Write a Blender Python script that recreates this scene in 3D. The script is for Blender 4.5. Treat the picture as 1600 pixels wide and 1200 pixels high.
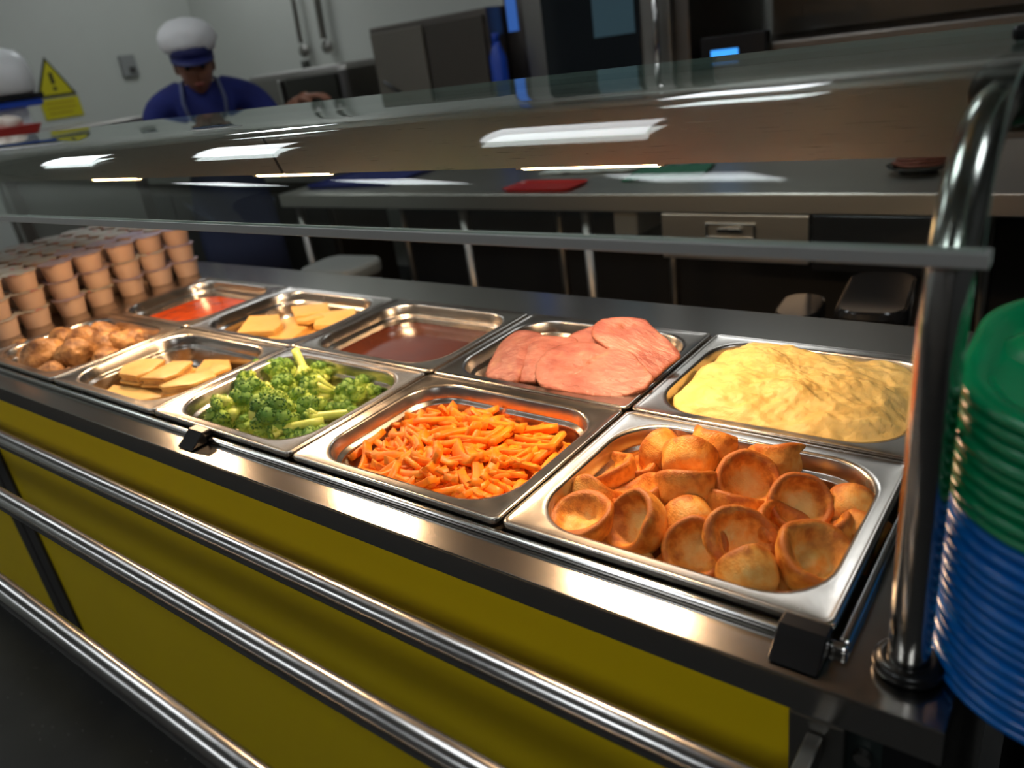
import bpy, bmesh, math, random
from mathutils import Vector, Matrix, noise, Euler
for o in list(bpy.data.objects): bpy.data.objects.remove(o)
SC = bpy.context.scene; COL = SC.collection; PI = math.pi
random.seed(7)
rnd = random.uniform

# ---------------------------------------------------------------- camera
cam_d = bpy.data.cameras.new('camera'); cam = bpy.data.objects.new('camera', cam_d); COL.objects.link(cam)
YAW, PIT, ROL = -.7009, -.4152, -.1483
fw = Vector((math.sin(YAW)*math.cos(PIT), math.cos(YAW)*math.cos(PIT), math.sin(PIT)))
rt = fw.cross(Vector((0, 0, 1))).normalized(); up = rt.cross(fw)
Rr = rt*math.cos(ROL)+up*math.sin(ROL); Uu = -rt*math.sin(ROL)+up*math.cos(ROL)
cam.matrix_world = Matrix(((Rr.x, Uu.x, -fw.x, .4364), (Rr.y, Uu.y, -fw.y, -.4633), (Rr.z, Uu.z, -fw.z, 1.3233), (0, 0, 0, 1)))
cam_d.sensor_width = 36; cam_d.lens = 1201.86/1600*36; cam_d.clip_start = .02; cam_d.clip_end = 60
cam_d.dof.use_dof = True; cam_d.dof.focus_distance = .86; cam_d.dof.aperture_fstop = 27.04/1000/.0065
SC.camera = cam
# ---------------------------------------------------------------- world, exposure, ceiling lights
w = bpy.data.worlds.new('world'); SC.world = w; w.use_nodes = True
w.node_tree.nodes['Background'].inputs[0].default_value = (.8, .9, 1, 1); w.node_tree.nodes['Background'].inputs[1].default_value = .05
SC.view_settings.view_transform = 'Standard'; SC.view_settings.look = 'None'; SC.view_settings.gamma = 1
SC.view_settings.use_curve_mapping = False; SC.view_settings.exposure = 0.0
CEIL_E = 7.0          # emission of the ceiling light panels
LAMP_W = 2.9          # watts per heat lamp
LAMP_C = (1.0, .64, .36)

# ---------------------------------------------------------------- materials
def new_mat(name):
    m = bpy.data.materials.new(name); m.use_nodes = True
    nt = m.node_tree; return m, nt, nt.nodes['Principled BSDF']
def noise_col(nt, b, c1, c2, scale, detail=4, stretch=None, coords='Object', lo=.35, hi=.65):
    tc = nt.nodes.new('ShaderNodeTexCoord'); mp = nt.nodes.new('ShaderNodeMapping'); n = nt.nodes.new('ShaderNodeTexNoise')
    r = nt.nodes.new('ShaderNodeValToRGB')
    nt.links.new(tc.outputs[coords], mp.inputs[0]); nt.links.new(mp.outputs[0], n.inputs['Vector']); nt.links.new(n.outputs[0], r.inputs[0])
    if stretch: mp.inputs['Scale'].default_value = stretch
    n.inputs['Scale'].default_value = scale; n.inputs['Detail'].default_value = detail
    r.color_ramp.elements[0].position = lo; r.color_ramp.elements[1].position = hi
    r.color_ramp.elements[0].color = (*c1, 1); r.color_ramp.elements[1].color = (*c2, 1)
    nt.links.new(r.outputs[0], b.inputs['Base Color']); return n, r, mp
def bump(nt, b, scale, strength, dist=.001, detail=4, stretch=None, tex='noise', coords='Object'):
    tc = nt.nodes.new('ShaderNodeTexCoord'); mp = nt.nodes.new('ShaderNodeMapping')
    n = nt.nodes.new('ShaderNodeTexNoise' if tex == 'noise' else 'ShaderNodeTexVoronoi')
    bp = nt.nodes.new('ShaderNodeBump'); nt.links.new(tc.outputs[coords], mp.inputs[0]); nt.links.new(mp.outputs[0], n.inputs['Vector'])
    if stretch: mp.inputs['Scale'].default_value = stretch
    n.inputs['Scale'].default_value = scale
    if tex == 'noise': n.inputs['Detail'].default_value = detail
    bp.inputs['Strength'].default_value = strength; bp.inputs['Distance'].default_value = dist
    nt.links.new(n.outputs[0], bp.inputs['Height']); nt.links.new(bp.outputs[0], b.inputs['Normal']); return bp
def mat(name, col, rough=.5, metal=0, col2=None, scale=20, bmp=None, spec=None, sss=0, coat=0, stretch=None, detail=4, lo=.35, hi=.65):
    m, nt, b = new_mat(name)
    b.inputs['Base Color'].default_value = (*col, 1); b.inputs['Roughness'].default_value = rough; b.inputs['Metallic'].default_value = metal
    if spec is not None: b.inputs['Specular IOR Level'].default_value = spec
    if coat: b.inputs['Coat Weight'].default_value = coat; b.inputs['Coat Roughness'].default_value = .12
    if sss: b.inputs['Subsurface Weight'].default_value = sss; b.inputs['Subsurface Radius'].default_value = (.01, .005, .002); b.inputs['Subsurface Scale'].default_value = .6
    if col2: noise_col(nt, b, col, col2, scale, detail, stretch, lo=lo, hi=hi)
    if bmp: bump(nt, b, *bmp)
    return m
def steel(name, col, rough, stretch, aniso=.0, dr=.12, scale=1.0, cv=.97, bs=.03):
    m, nt, b = new_mat(name); b.inputs['Metallic'].default_value = 1
    n, r, mp = noise_col(nt, b, tuple(c*cv for c in col), col, 6*scale, 5, stretch)
    mr = nt.nodes.new('ShaderNodeMapRange'); nt.links.new(n.outputs[0], mr.inputs[0])
    mr.inputs[1].default_value = .3; mr.inputs[2].default_value = .7; mr.inputs[3].default_value = rough-dr/2; mr.inputs[4].default_value = rough+dr/2
    nt.links.new(mr.outputs[0], b.inputs['Roughness'])
    if aniso:
        b.inputs['Anisotropic'].default_value = aniso; cx_ = nt.nodes.new('ShaderNodeCombineXYZ'); cx_.inputs[0].default_value = 1; nt.links.new(cx_.outputs[0], b.inputs['Tangent'])
    bp = nt.nodes.new('ShaderNodeBump'); bp.inputs['Strength'].default_value = bs; bp.inputs['Distance'].default_value = .0003
    nt.links.new(n.outputs[0], bp.inputs['Height']); nt.links.new(bp.outputs[0], b.inputs['Normal'])
    return m
M = {}
M['steel'] = steel('brushed steel', (.42, .40, .375), .21, (1.2, 420, 420), dr=.03, cv=.985, bs=.015)
M['steel_y'] = steel('brushed steel crosswise', (.60, .585, .56), .30, (60, 2, 60))
M['pan'] = steel('pan steel', (.52, .485, .44), .25, (8, 8, 8), dr=.05)
M['tube'] = steel('polished tube steel', (.50, .49, .475), .17, (3, 40, 40), dr=.04)
M['rail'] = steel('satin rail steel', (.46, .45, .44), .22, (2, 60, 60), dr=.06)
M['gantry'] = steel('canopy steel', (.54, .515, .46), .30, (3, 200, 200), dr=.06)
M['oven_steel'] = steel('dull oven steel', (.20, .18, .16), .38, (8, 8, 8))
M['dark_steel'] = steel('dark steel', (.30, .29, .27), .4, (8, 8, 8))
M['prep'] = steel('prep table steel', (.62, .59, .54), .36, (2, 200, 200), dr=.06)
M['black'] = mat('black plastic', (.006, .006, .007), .32)
M['rubber'] = mat('black rubber', (.008, .008, .008), .28)
M['black_gloss'] = mat('glossy black lid', (.012, .012, .012), .16)
M['void'] = mat('dark cabinet interior', (.012, .012, .012), .6)
M['yellow'] = mat('yellow laminate', (.88, .64, .004), .38, col2=(.92, .67, .005), scale=3, spec=.35)
M['post_grey'] = mat('dark grey panel trim', (.045, .042, .04), .45)
M['floor'] = None
M['wall'] = mat('painted wall', (.60, .62, .57), .55, col2=(.56, .58, .53), scale=1.2)
M['ceiling'] = mat('ceiling tile', (.30, .31, .30), .8, col2=(.27, .28, .27), scale=8)
M['yel_sign'] = mat('yellow sign', (.62, .55, .01), .4)
M['black_ink'] = mat('black print', (.02, .02, .01), .5)
M['white_pl'] = mat('white plastic', (.75, .76, .76), .3)
M['blue_pl'] = mat('blue plastic', (.01, .06, .45), .35)
M['blue_tray'] = mat('blue tray plastic', (.002, .17, .62), .22, col2=(.002, .14, .55), scale=9, coat=.3)
M['green_tray'] = mat('green tray plastic', (.001, .30, .11), .22, col2=(.001, .26, .09), scale=9, coat=.3)
M['red_pl'] = mat('red plastic', (.45, .02, .015), .35)
M['navy'] = mat('navy cloth', (.008, .018, .16), .85, col2=(.006, .012, .12), scale=14)
M['trouser'] = mat('blue grey trousers', (.05, .07, .12), .9)
M['apron'] = mat('grey blue apron', (.03, .04, .09), .85)
M['hat'] = mat('white hat cloth', (.72, .72, .72), .9)
M['skin'] = mat('skin', (.30, .13, .075), .5, sss=.1)
M['cloth_lb'] = mat('pale blue cloth', (.35, .48, .62), .9)
M['hair'] = mat('dark hair', (.012, .008, .006), .7)
M['eye'] = mat('dark eye', (.01, .008, .006), .2)
M['lip'] = mat('lips', (.28, .07, .05), .5)
# floor with pale flecks
m, nt, b = new_mat('dark speckled floor'); b.inputs['Roughness'].default_value = .55
n, r, mp = noise_col(nt, b, (.028, .028, .028), (.04, .04, .038), 6)
v = nt.nodes.new('ShaderNodeTexVoronoi'); v.inputs['Scale'].default_value = 38; tc = nt.nodes.new('ShaderNodeTexCoord'); nt.links.new(tc.outputs['Object'], v.inputs['Vector'])
vr = nt.nodes.new('ShaderNodeValToRGB'); vr.color_ramp.elements[0].position = .05; vr.color_ramp.elements[0].color = (1, 1, 1, 1); vr.color_ramp.elements[1].position = .08; vr.color_ramp.elements[1].color = (0, 0, 0, 1)
mx = nt.nodes.new('ShaderNodeMix'); mx.data_type = 'RGBA'; nt.links.new(v.outputs['Distance'], vr.inputs[0]); nt.links.new(vr.outputs[0], mx.inputs['Factor'])
nt.links.new(r.outputs[0], mx.inputs['A']); mx.inputs['B'].default_value = (.22, .22, .21, 1); nt.links.new(mx.outputs['Result'], b.inputs['Base Color']); M['floor'] = m
def emit(name, col, s):
    m, nt, b = new_mat(name); b.inputs['Base Color'].default_value = (0, 0, 0, 1)
    b.inputs['Emission Color'].default_value = (*col, 1); b.inputs['Emission Strength'].default_value = s; return m
M['panel_light'] = emit('ceiling light panel', (.92, .97, 1.0), CEIL_E)
M['lamp_tube'] = emit('glowing quartz tube', (1, .60, .28), 28)
M['screen'] = emit('blue display', (.05, .35, 1), 1.3)
M['blue_glow'] = emit('blue lit indicator', (.06, .2, .7), .5)
# thin glass: clear transmission with Fresnel reflection
def glass(name, tint):
    m = bpy.data.materials.new(name); m.use_nodes = True; nt = m.node_tree; nt.nodes.clear()
    out = nt.nodes.new('ShaderNodeOutputMaterial'); mixs = nt.nodes.new('ShaderNodeMixShader'); t = nt.nodes.new('ShaderNodeBsdfTransparent')
    g = nt.nodes.new('ShaderNodeBsdfGlossy'); g.inputs['Roughness'].default_value = .015; g.inputs['Color'].default_value = (1, 1, 1, 1); t.inputs['Color'].default_value = (*tint, 1)
    fr = nt.nodes.new('ShaderNodeFresnel'); geo = nt.nodes.new('ShaderNodeNewGeometry'); mr = nt.nodes.new('ShaderNodeMapRange')
    mr.inputs[3].default_value = 1.5; mr.inputs[4].default_value = 1/1.5
    nt.links.new(geo.outputs['Backfacing'], mr.inputs[0]); nt.links.new(mr.outputs[0], fr.inputs['IOR']); nt.links.new(fr.outputs[0], mixs.inputs[0])
    nt.links.new(t.outputs[0], mixs.inputs[1]); nt.links.new(g.outputs[0], mixs.inputs[2]); nt.links.new(mixs.outputs[0], out.inputs[0]); return m
M['glass'] = glass('curved clear glass', (.93, .965, .945))
M['glass_edge'] = mat('green glass edge', (.35, .5, .45), .15)
M['oven_glass'] = mat('dark oven glass', (.01, .014, .018), .08)

# ---------------------------------------------------------------- helpers
def link(o): COL.objects.link(o); return o
def obj(name, bm, m, parent=None, smooth=False, bevel=0, seg=2):
    me = bpy.data.meshes.new(name); bm.normal_update(); bm.to_mesh(me); bm.free()
    o = link(bpy.data.objects.new(name, me))
    if m is not None:
        for mm in (m if isinstance(m, (list, tuple)) else [m]): me.materials.append(mm)
    if smooth: me.shade_smooth()
    if bevel:
        md = o.modifiers.new('bevel', 'BEVEL'); md.width = bevel; md.segments = seg; md.limit_method = 'ANGLE'; md.angle_limit = math.radians(40)
    if parent: o.parent = parent
    return o
def thing(name, label, cat, loc=(0, 0, 0), rz=0, group=None):
    o = link(bpy.data.objects.new(name, None)); o.location = loc; o.rotation_euler = (0, 0, rz); o.empty_display_size = .02
    return tag(o, label, cat, group)
def tag(o, label, cat, group=None):
    o['label'] = label; o['category'] = cat
    if group: o['group'] = group
    return o
def struct(o): o['kind'] = 'structure'; return o
def box(bm, x0, x1, y0, y1, z0, z1, mi=0):
    vs = [bm.verts.new((x, y, z)) for z in (z0, z1) for y in (y0, y1) for x in (x0, x1)]
    for f in ((0, 2, 3, 1), (4, 5, 7, 6), (0, 1, 5, 4), (2, 6, 7, 3), (0, 4, 6, 2), (1, 3, 7, 5)):
        fc = bm.faces.new([vs[i] for i in f]); fc.material_index = mi
    return bm
def B(*a): return box(bmesh.new(), *a)
def tube(bm, pts, r, n=16, cap=True, rr=None):
    pts = [Vector(p) for p in pts]; rings = []
    prev = None
    for i, p in enumerate(pts):
        d = (pts[min(i+1, len(pts)-1)]-pts[max(i-1, 0)]).normalized()
        if prev is None:
            a = d.cross(Vector((0, 0, 1)) if abs(d.z) < .9 else Vector((1, 0, 0))).normalized()
        else: a = (prev-d*prev.dot(d)).normalized()
        prev = a; b2 = d.cross(a); ri = rr[i] if rr else r
        rings.append([bm.verts.new(p+(a*math.cos(t)+b2*math.sin(t))*ri) for t in (2*PI*k/n for k in range(n))])
    for i in range(len(rings)-1):
        for k in range(n): bm.faces.new((rings[i][k], rings[i][(k+1) % n], rings[i+1][(k+1) % n], rings[i+1][k]))
    if cap: bm.faces.new(rings[0][::-1]); bm.faces.new(rings[-1])
    return bm
def T(pts, r, n=16, **k): return tube(bmesh.new(), pts, r, n, **k)
def rrect(cx, cy, hx, hy, r, z, n=6, offs=None):
    r = min(r, hx-1e-4, hy-1e-4); out = []
    for qx, qy, a0 in ((1, 1, 0), (-1, 1, PI/2), (-1, -1, PI), (1, -1, 3*PI/2)):
        for k in range(n+1):
            a = a0+PI/2*k/n; out.append(Vector((cx+qx*(hx-r)+r*math.cos(a), cy+qy*(hy-r)+r*math.sin(a), z)))
    return out
def loft(bm, rings, cap0=False, cap1=False, closed=True, mi=0):
    R_ = [[bm.verts.new(p) for p in r] for r in rings]; n = len(R_[0])
    for i in range(len(R_)-1):
        for k in range(n if closed else n-1):
            f = bm.faces.new((R_[i][k], R_[i][(k+1) % n], R_[i+1][(k+1) % n], R_[i+1][k])); f.material_index = mi
    if cap0: bm.faces.new(R_[0][::-1])
    if cap1: bm.faces.new(R_[-1])
    return R_
def torus(bm, c, R0, r0, axis='z', n=32, k=12, sq=1):
    rings = []
    for i in range(n):
        a = 2*PI*i/n; ring = []
        for j in range(k):
            b_ = 2*PI*j/k; rad = R0+r0*math.cos(b_); h = r0*sq*math.sin(b_)
            p = (rad*math.cos(a), rad*math.sin(a), h) if axis == 'z' else (rad*math.cos(a), h, rad*math.sin(a))
            ring.append(Vector(c)+Vector(p))
        rings.append(ring)
    V = [[bm.verts.new(p) for p in r] for r in rings]
    for i in range(n):
        for j in range(k): bm.faces.new((V[i][j], V[(i+1) % n][j], V[(i+1) % n][(j+1) % k], V[i][(j+1) % k]))
    return bm
def copy_tree(o, parent=None):
    c = o.copy(); COL.objects.link(c); c.parent = parent
    for ch in o.children:
        copy_tree(ch, c)
    return c
def smooth_angle(o, deg=40):
    for p in o.data.polygons: p.use_smooth = True
    md = o.modifiers.new('wn', 'WEIGHTED_NORMAL') if False else None
def sharp(o, deg=35):
    me = o.data; bm = bmesh.new(); bm.from_mesh(me)
    for e in bm.edges:
        if len(e.link_faces) == 2 and e.calc_face_angle(0) > math.radians(deg): e.smooth = False
    for f in bm.faces: f.smooth = True
    bm.to_mesh(me); bm.free(); return o
def nz(p, s=1, seed=0): return noise.noise(Vector(p)*s+Vector((seed*7.3, seed*3.1, seed*1.7)))

# ================================================================ the room
RX0, RX1, RY0, RY1, RZ = -5.2, 2.6, -3.2, 3.2, 2.75
struct(obj('floor', B(RX0, RX1, RY0, RY1, -.1, 0), M['floor']))
struct(obj('wall_back', B(RX0-.12, RX1+.12, RY1, RY1+.12, 0, RZ+.1), M['wall']))
struct(obj('wall_left', B(RX0-.12, RX0, RY0, RY1, 0, RZ+.1), M['wall']))
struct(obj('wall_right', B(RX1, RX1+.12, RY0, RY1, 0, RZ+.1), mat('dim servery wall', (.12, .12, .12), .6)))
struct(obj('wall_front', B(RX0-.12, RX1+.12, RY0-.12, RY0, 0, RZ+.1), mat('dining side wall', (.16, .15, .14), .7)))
struct(obj('ceiling', B(RX0, RX1, RY0, RY1, RZ, RZ+.1), M['ceiling']))
lights = [(x, y) for y in (-1.95, .35, 2.55) for x in (-4.1, -2.55, -.9, 1.2) if not (y > 2 and x in (-2.55, 1.2))]
nm = {-1.95: 'over the customer side', .35: 'above the serving counter', 2.55: 'above the kitchen equipment'}
for x, y in lights:
    t = thing('ceiling_light', 'square white ceiling light panel %s, %s' % (nm[y], {-4.1: 'at the far left', -2.55: 'second from the left', -.9: 'third from the left', 1.2: 'at the right end'}[x]), 'light', (x, y, RZ), group='ceiling light panels')
    fr = bmesh.new()
    for a in ((-.31, .31, -.31, -.295), (-.31, .31, .295, .31), (-.31, -.295, -.295, .295), (.295, .31, -.295, .295)): box(fr, *a, -.02, 0)
    obj('frame', fr, M['white_pl'], t)
    obj('diffuser', B(-.295, .295, -.295, .295, -.012, -.004), M['panel_light'], t)

# ================================================================ serving counter
CT = .885; XL, XR, YF, YB = -2.35, .399, -.045, .66
counter = thing('serving_counter', 'long stainless steel serving counter with yellow front panels under the food pans', 'counter', (0, 0, 0))
PX0, PX1, PY0, PY1 = -1.325, .3215, -.004, .5255       # opening for the pans
bm = bmesh.new()
# top sheet with an opening, folded lip
o4 = [(XL, YF), (XR, YF), (XR, YB), (XL, YB)]; i4 = [(PX0, PY0), (PX1, PY0), (PX1, PY1), (PX0, PY1)]
ov = [bm.verts.new((x, y, CT)) for x, y in o4]; iv = [bm.verts.new((x, y, CT)) for x, y in i4]
lo = [bm.verts.new((x, y, CT-.031)) for x, y in o4]; il = [bm.verts.new((x, y, CT-.031)) for x, y in i4]
for k in range(4):
    j = (k+1) % 4
    bm.faces.new((ov[k], ov[j], iv[j], iv[k])); bm.faces.new((ov[j], ov[k], lo[k], lo[j]))
    bm.faces.new((iv[k], iv[j], il[j], il[k])); bm.faces.new((lo[j], lo[k], il[k], il[j]))
obj('countertop', bm, M['steel'], counter, bevel=.0022, seg=3)
# raised frame round the pans
fr = bmesh.new()
def ringbar(bm, x0, x1, y0, y1, wd, z0, z1):
    box(bm, x0, x1, y0, y0+wd, z0, z1); box(bm, x0, x1, y1-wd, y1, z0, z1)
    box(bm, x0, x0+wd, y0+wd, y1-wd, z0, z1); box(bm, x1-wd, x1, y0+wd, y1-wd, z0, z1)
ringbar(fr, PX0-.0085, PX1+.0070, PY0-.0050, PY1+.0065, .0085, CT, CT+.0078)
obj('pan_frame', fr, M['tube'], counter, bevel=.003, seg=3)
gk = bmesh.new(); ringbar(gk, PX0-.0005, PX1-.0015, PY0+.0037, PY1-.002, .001, CT-.01, CT+.0035)
obj('gasket', gk, M['rubber'], counter)
for k, (a, c) in enumerate(((-2.34, -1.43), (-1.31, .327))):
    obj('front_panel', B(a, c, -.036, -.024, .07, CT-.031), M['yellow'], counter, bevel=.001)
pp = bmesh.new(); box(pp, -1.43, -1.375, -.042, -.02, .05, CT-.031); box(pp, -1.367, -1.31, -.042, -.02, .05, CT-.031); box(pp, -1.375, -1.367, -.034, -.02, .05, CT-.031)
obj('panel_post', pp, M['post_grey'], counter, bevel=.001)
obj('panel_post', B(.36, .39, -.03, 0.0, .05, CT-.031), M['black'], counter, bevel=.001)
obj('kick_plate', B(XL+.05, .34, .0, .012, 0, .07), M['post_grey'], counter)
cb = bmesh.new()
box(cb, XL+.02, XR-.02, .63, .645, .05, CT-.031); box(cb, XL+.02, XR-.02, -.015, .63, .05, .07); box(cb, XL+.02, XL+.04, -.015, .63, .07, CT-.031); box(cb, .375, .39, .02, .63, .07, CT-.031)
obj('cabinet_body', cb, M['dark_steel'], counter)
# control box under the right end
t = bmesh.new(); box(t, .335, .362, -.03, .0, .76, .85)
cbx = obj('control_box', t, mat('dark control box', (.02, .03, .028), .4), counter, bevel=.002)
k = bmesh.new(); tube(k, [(.349, -.031, .822), (.349, -.037, .822)], .006, 12); obj('control_knob', k, M['dark_steel'], cbx)
# tray slide
slide = thing('tray_slide', 'three parallel stainless tubes of the tray slide in front of yellow panels', 'rail', (0, 0, 0))
for y in (-.1165, -.203, -.293):
    o = obj('rail', T([(XL, y, .85), (-.8, y, .85), (.336, y, .85)], .0128, 20), M['rail'], slide); sharp(o, 50)
for x in (-2.0, -1.37, .318):
    bk = bmesh.new(); box(bk, x-.006, x+.006, -.30, -.042, .815, .837); box(bk, x-.02, x+.02, -.042, -.0365, .78, .85)
    obj('bracket', bk, M['dark_steel'], slide, bevel=.002)

# black clip holders hooked on the frame
for x, yb, lab in ((-.5120, -.043, 'small black plastic wedge holder clipped in front of the broccoli pan'), (.2985, -.037, 'large black plastic wedge holder clipped in front of the batter pudding pan')):
    wd = .0345 if x < 0 else .036
    bm = bmesh.new()
    pr = [(-.0002, .9035), (-.013, .9035), (-.0215, .897), (-.036, .8862), (-.0095, .8862), (-.0095, .8945), (-.0002, .8945)]
    if x > 0: pr = [(-.0002, .9035), (-.014, .9035), (-.020, .899), (-.0385, .8862), (-.0095, .8862), (-.0095, .8945), (-.0002, .8945)]
    A = [bm.verts.new((x-wd/2, y, z)) for y, z in pr]; C2 = [bm.verts.new((x+wd/2, y, z)) for y, z in pr]
    bm.faces.new(A); bm.faces.new(C2[::-1])
    for i in range(len(pr)): bm.faces.new((A[i], C2[i], C2[(i+1) % len(pr)], A[(i+1) % len(pr)]))
    bmesh.ops.recalc_face_normals(bm, faces=bm.faces)
    tag(obj('label_holder', bm, M['black'], bevel=.0015), lab, 'holder')

# ================================================================ serving pans
ZP = .9
XS = [-1.318, -.992, -.6555, -.329, 0, .3185]
YR = [(0, .2615), (.2625, .5235)]
def make_pan(x0, x1, y0, y1, depth, label, ci, dz=0):
    cx, cy = (x0+x1)/2, (y0+y1)/2; hx, hy = (x1-x0)/2-.0012, (y1-y0)/2-.0012
    t = bmesh.new()
    ox, oy = hx-.017, hy-.017
    prof = [(hx-.0005, hy-.0005, .009, -.010), (hx, hy, .009, -.0055), (hx, hy, .009, -.0022), (hx-.0006, hy-.0006, .009, -.0006), (hx-.0028, hy-.0028, .008, 0), (hx-.0052, hy-.0052, .007, -.0008), (hx-.007, hy-.007, .007, -.0014),
            (ox+.003, oy+.003, .055, -.0014), (ox, oy, .058, -.002), (ox-.0018, oy-.0018, .057, -.0042), (ox-.0035, oy-.0035, .056, -.019), (ox-.0045, oy-.0045, .055, -.0215),
            (ox-.0085, oy-.0085, .053, -.0235), (ox-.0095, oy-.0095, .052, -.026), (ox-.013, oy-.013, .045, -depth+.022), (ox-.0165, oy-.0165, .045, -depth+.010), (ox-.026, oy-.026, .038, -depth+.0018), (ox-.04, oy-.04, .03, -depth)]
    loft(t, [rrect(cx, cy, a, b_, r, ZP+dz+z, 8) for a, b_, r, z in prof], cap1=True)
    bmesh.ops.reverse_faces(t, faces=[])
    bmesh.ops.recalc_face_normals(t, faces=t.faces)
    c = Vector((0, 0, 0))
    up_ok = sum(f.normal.z*f.calc_area() for f in t.faces) > 0
    if not up_ok: bmesh.ops.reverse_faces(t, faces=t.faces)
    o = obj('serving_pan', t, M['pan'], smooth=True)
    md = o.modifiers.new('thick', 'SOLIDIFY'); md.thickness = .0009; md.offset = -1
    return tag(o, label, 'pan', 'steel serving pans in the counter')
pans = {
 (0, 0): 'steel pan of baked potatoes, front row at the left end', (1, 0): 'steel pan of filled pastry slices, front row beside the potatoes',
 (2, 0): 'steel pan holding green broccoli in the front row', (3, 0): 'steel pan holding orange carrot sticks in the front row', (4, 0): 'steel pan of golden batter puddings at the front right corner',
 (0, 1): 'steel pan of red sauce at the back left', (1, 1): 'steel pan of pale pastry squares in the back row', (2, 1): 'steel pan of dark brown gravy in the back row',
 (3, 1): 'steel pan holding pink sliced meat in the back row', (4, 1): 'steel pan full of yellow mash at the back right'}
for (i, j), lab in pans.items():
    g = .0010
    make_pan(XS[i]+g, XS[i+1]-g, YR[j][0]+.0003, YR[j][1]-.0003, .065, lab, i, dz=rnd(-.0005, .0008))
def opening(i, j, ins=0):
    return ((XS[i]+XS[i+1])/2, (YR[j][0]+YR[j][1])/2, (XS[i+1]-XS[i])/2-.0215-ins, (YR[j][1]-YR[j][0])/2-.0215-ins)

# ---- sauces
def liquid(i, j, z, m, name, label, cat, ins=.0095):
    cx, cy, hx, hy = opening(i, j, ins); bm = bmesh.new()
    rings = [rrect(cx, cy, (hx)*s, (hy)*s, .052*s, z+dz, 8) for s, dz in ((1, .0012), (.985, .0004), (.96, 0), (.8, 0), (.6, 0), (.4, .0002), (.2, 0))]
    for r in rings[2:]:
        for p in r: p.z += .0006*nz(p, 30)
    rings = [rrect(cx, cy, hx*.9, hy*.86, .05, ZP-.062, 8), rrect(cx, cy, hx-.006, hy-.006, .05, ZP-.052, 8)]+rings
    loft(bm, rings, cap0=True, cap1=True); bmesh.ops.recalc_face_normals(bm, faces=bm.faces)
    return tag(obj(name, bm, m, smooth=True), label, cat)
mg = mat('brown gravy', (.055, .013, .006), .10, col2=(.075, .018, .007), scale=14, coat=.5)
liquid(2, 1, ZP-.034, mg, 'gravy', 'glossy dark brown gravy filling the back row pan', 'gravy', .010)
ms = mat('tomato sauce', (.42, .055, .006), .18, col2=(.30, .035, .006), scale=30, bmp=(60, .3, .001))
liquid(0, 1, ZP-.036, ms, 'tomato_sauce', 'red tomato sauce in the back left pan', 'sauce', .011)

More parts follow.
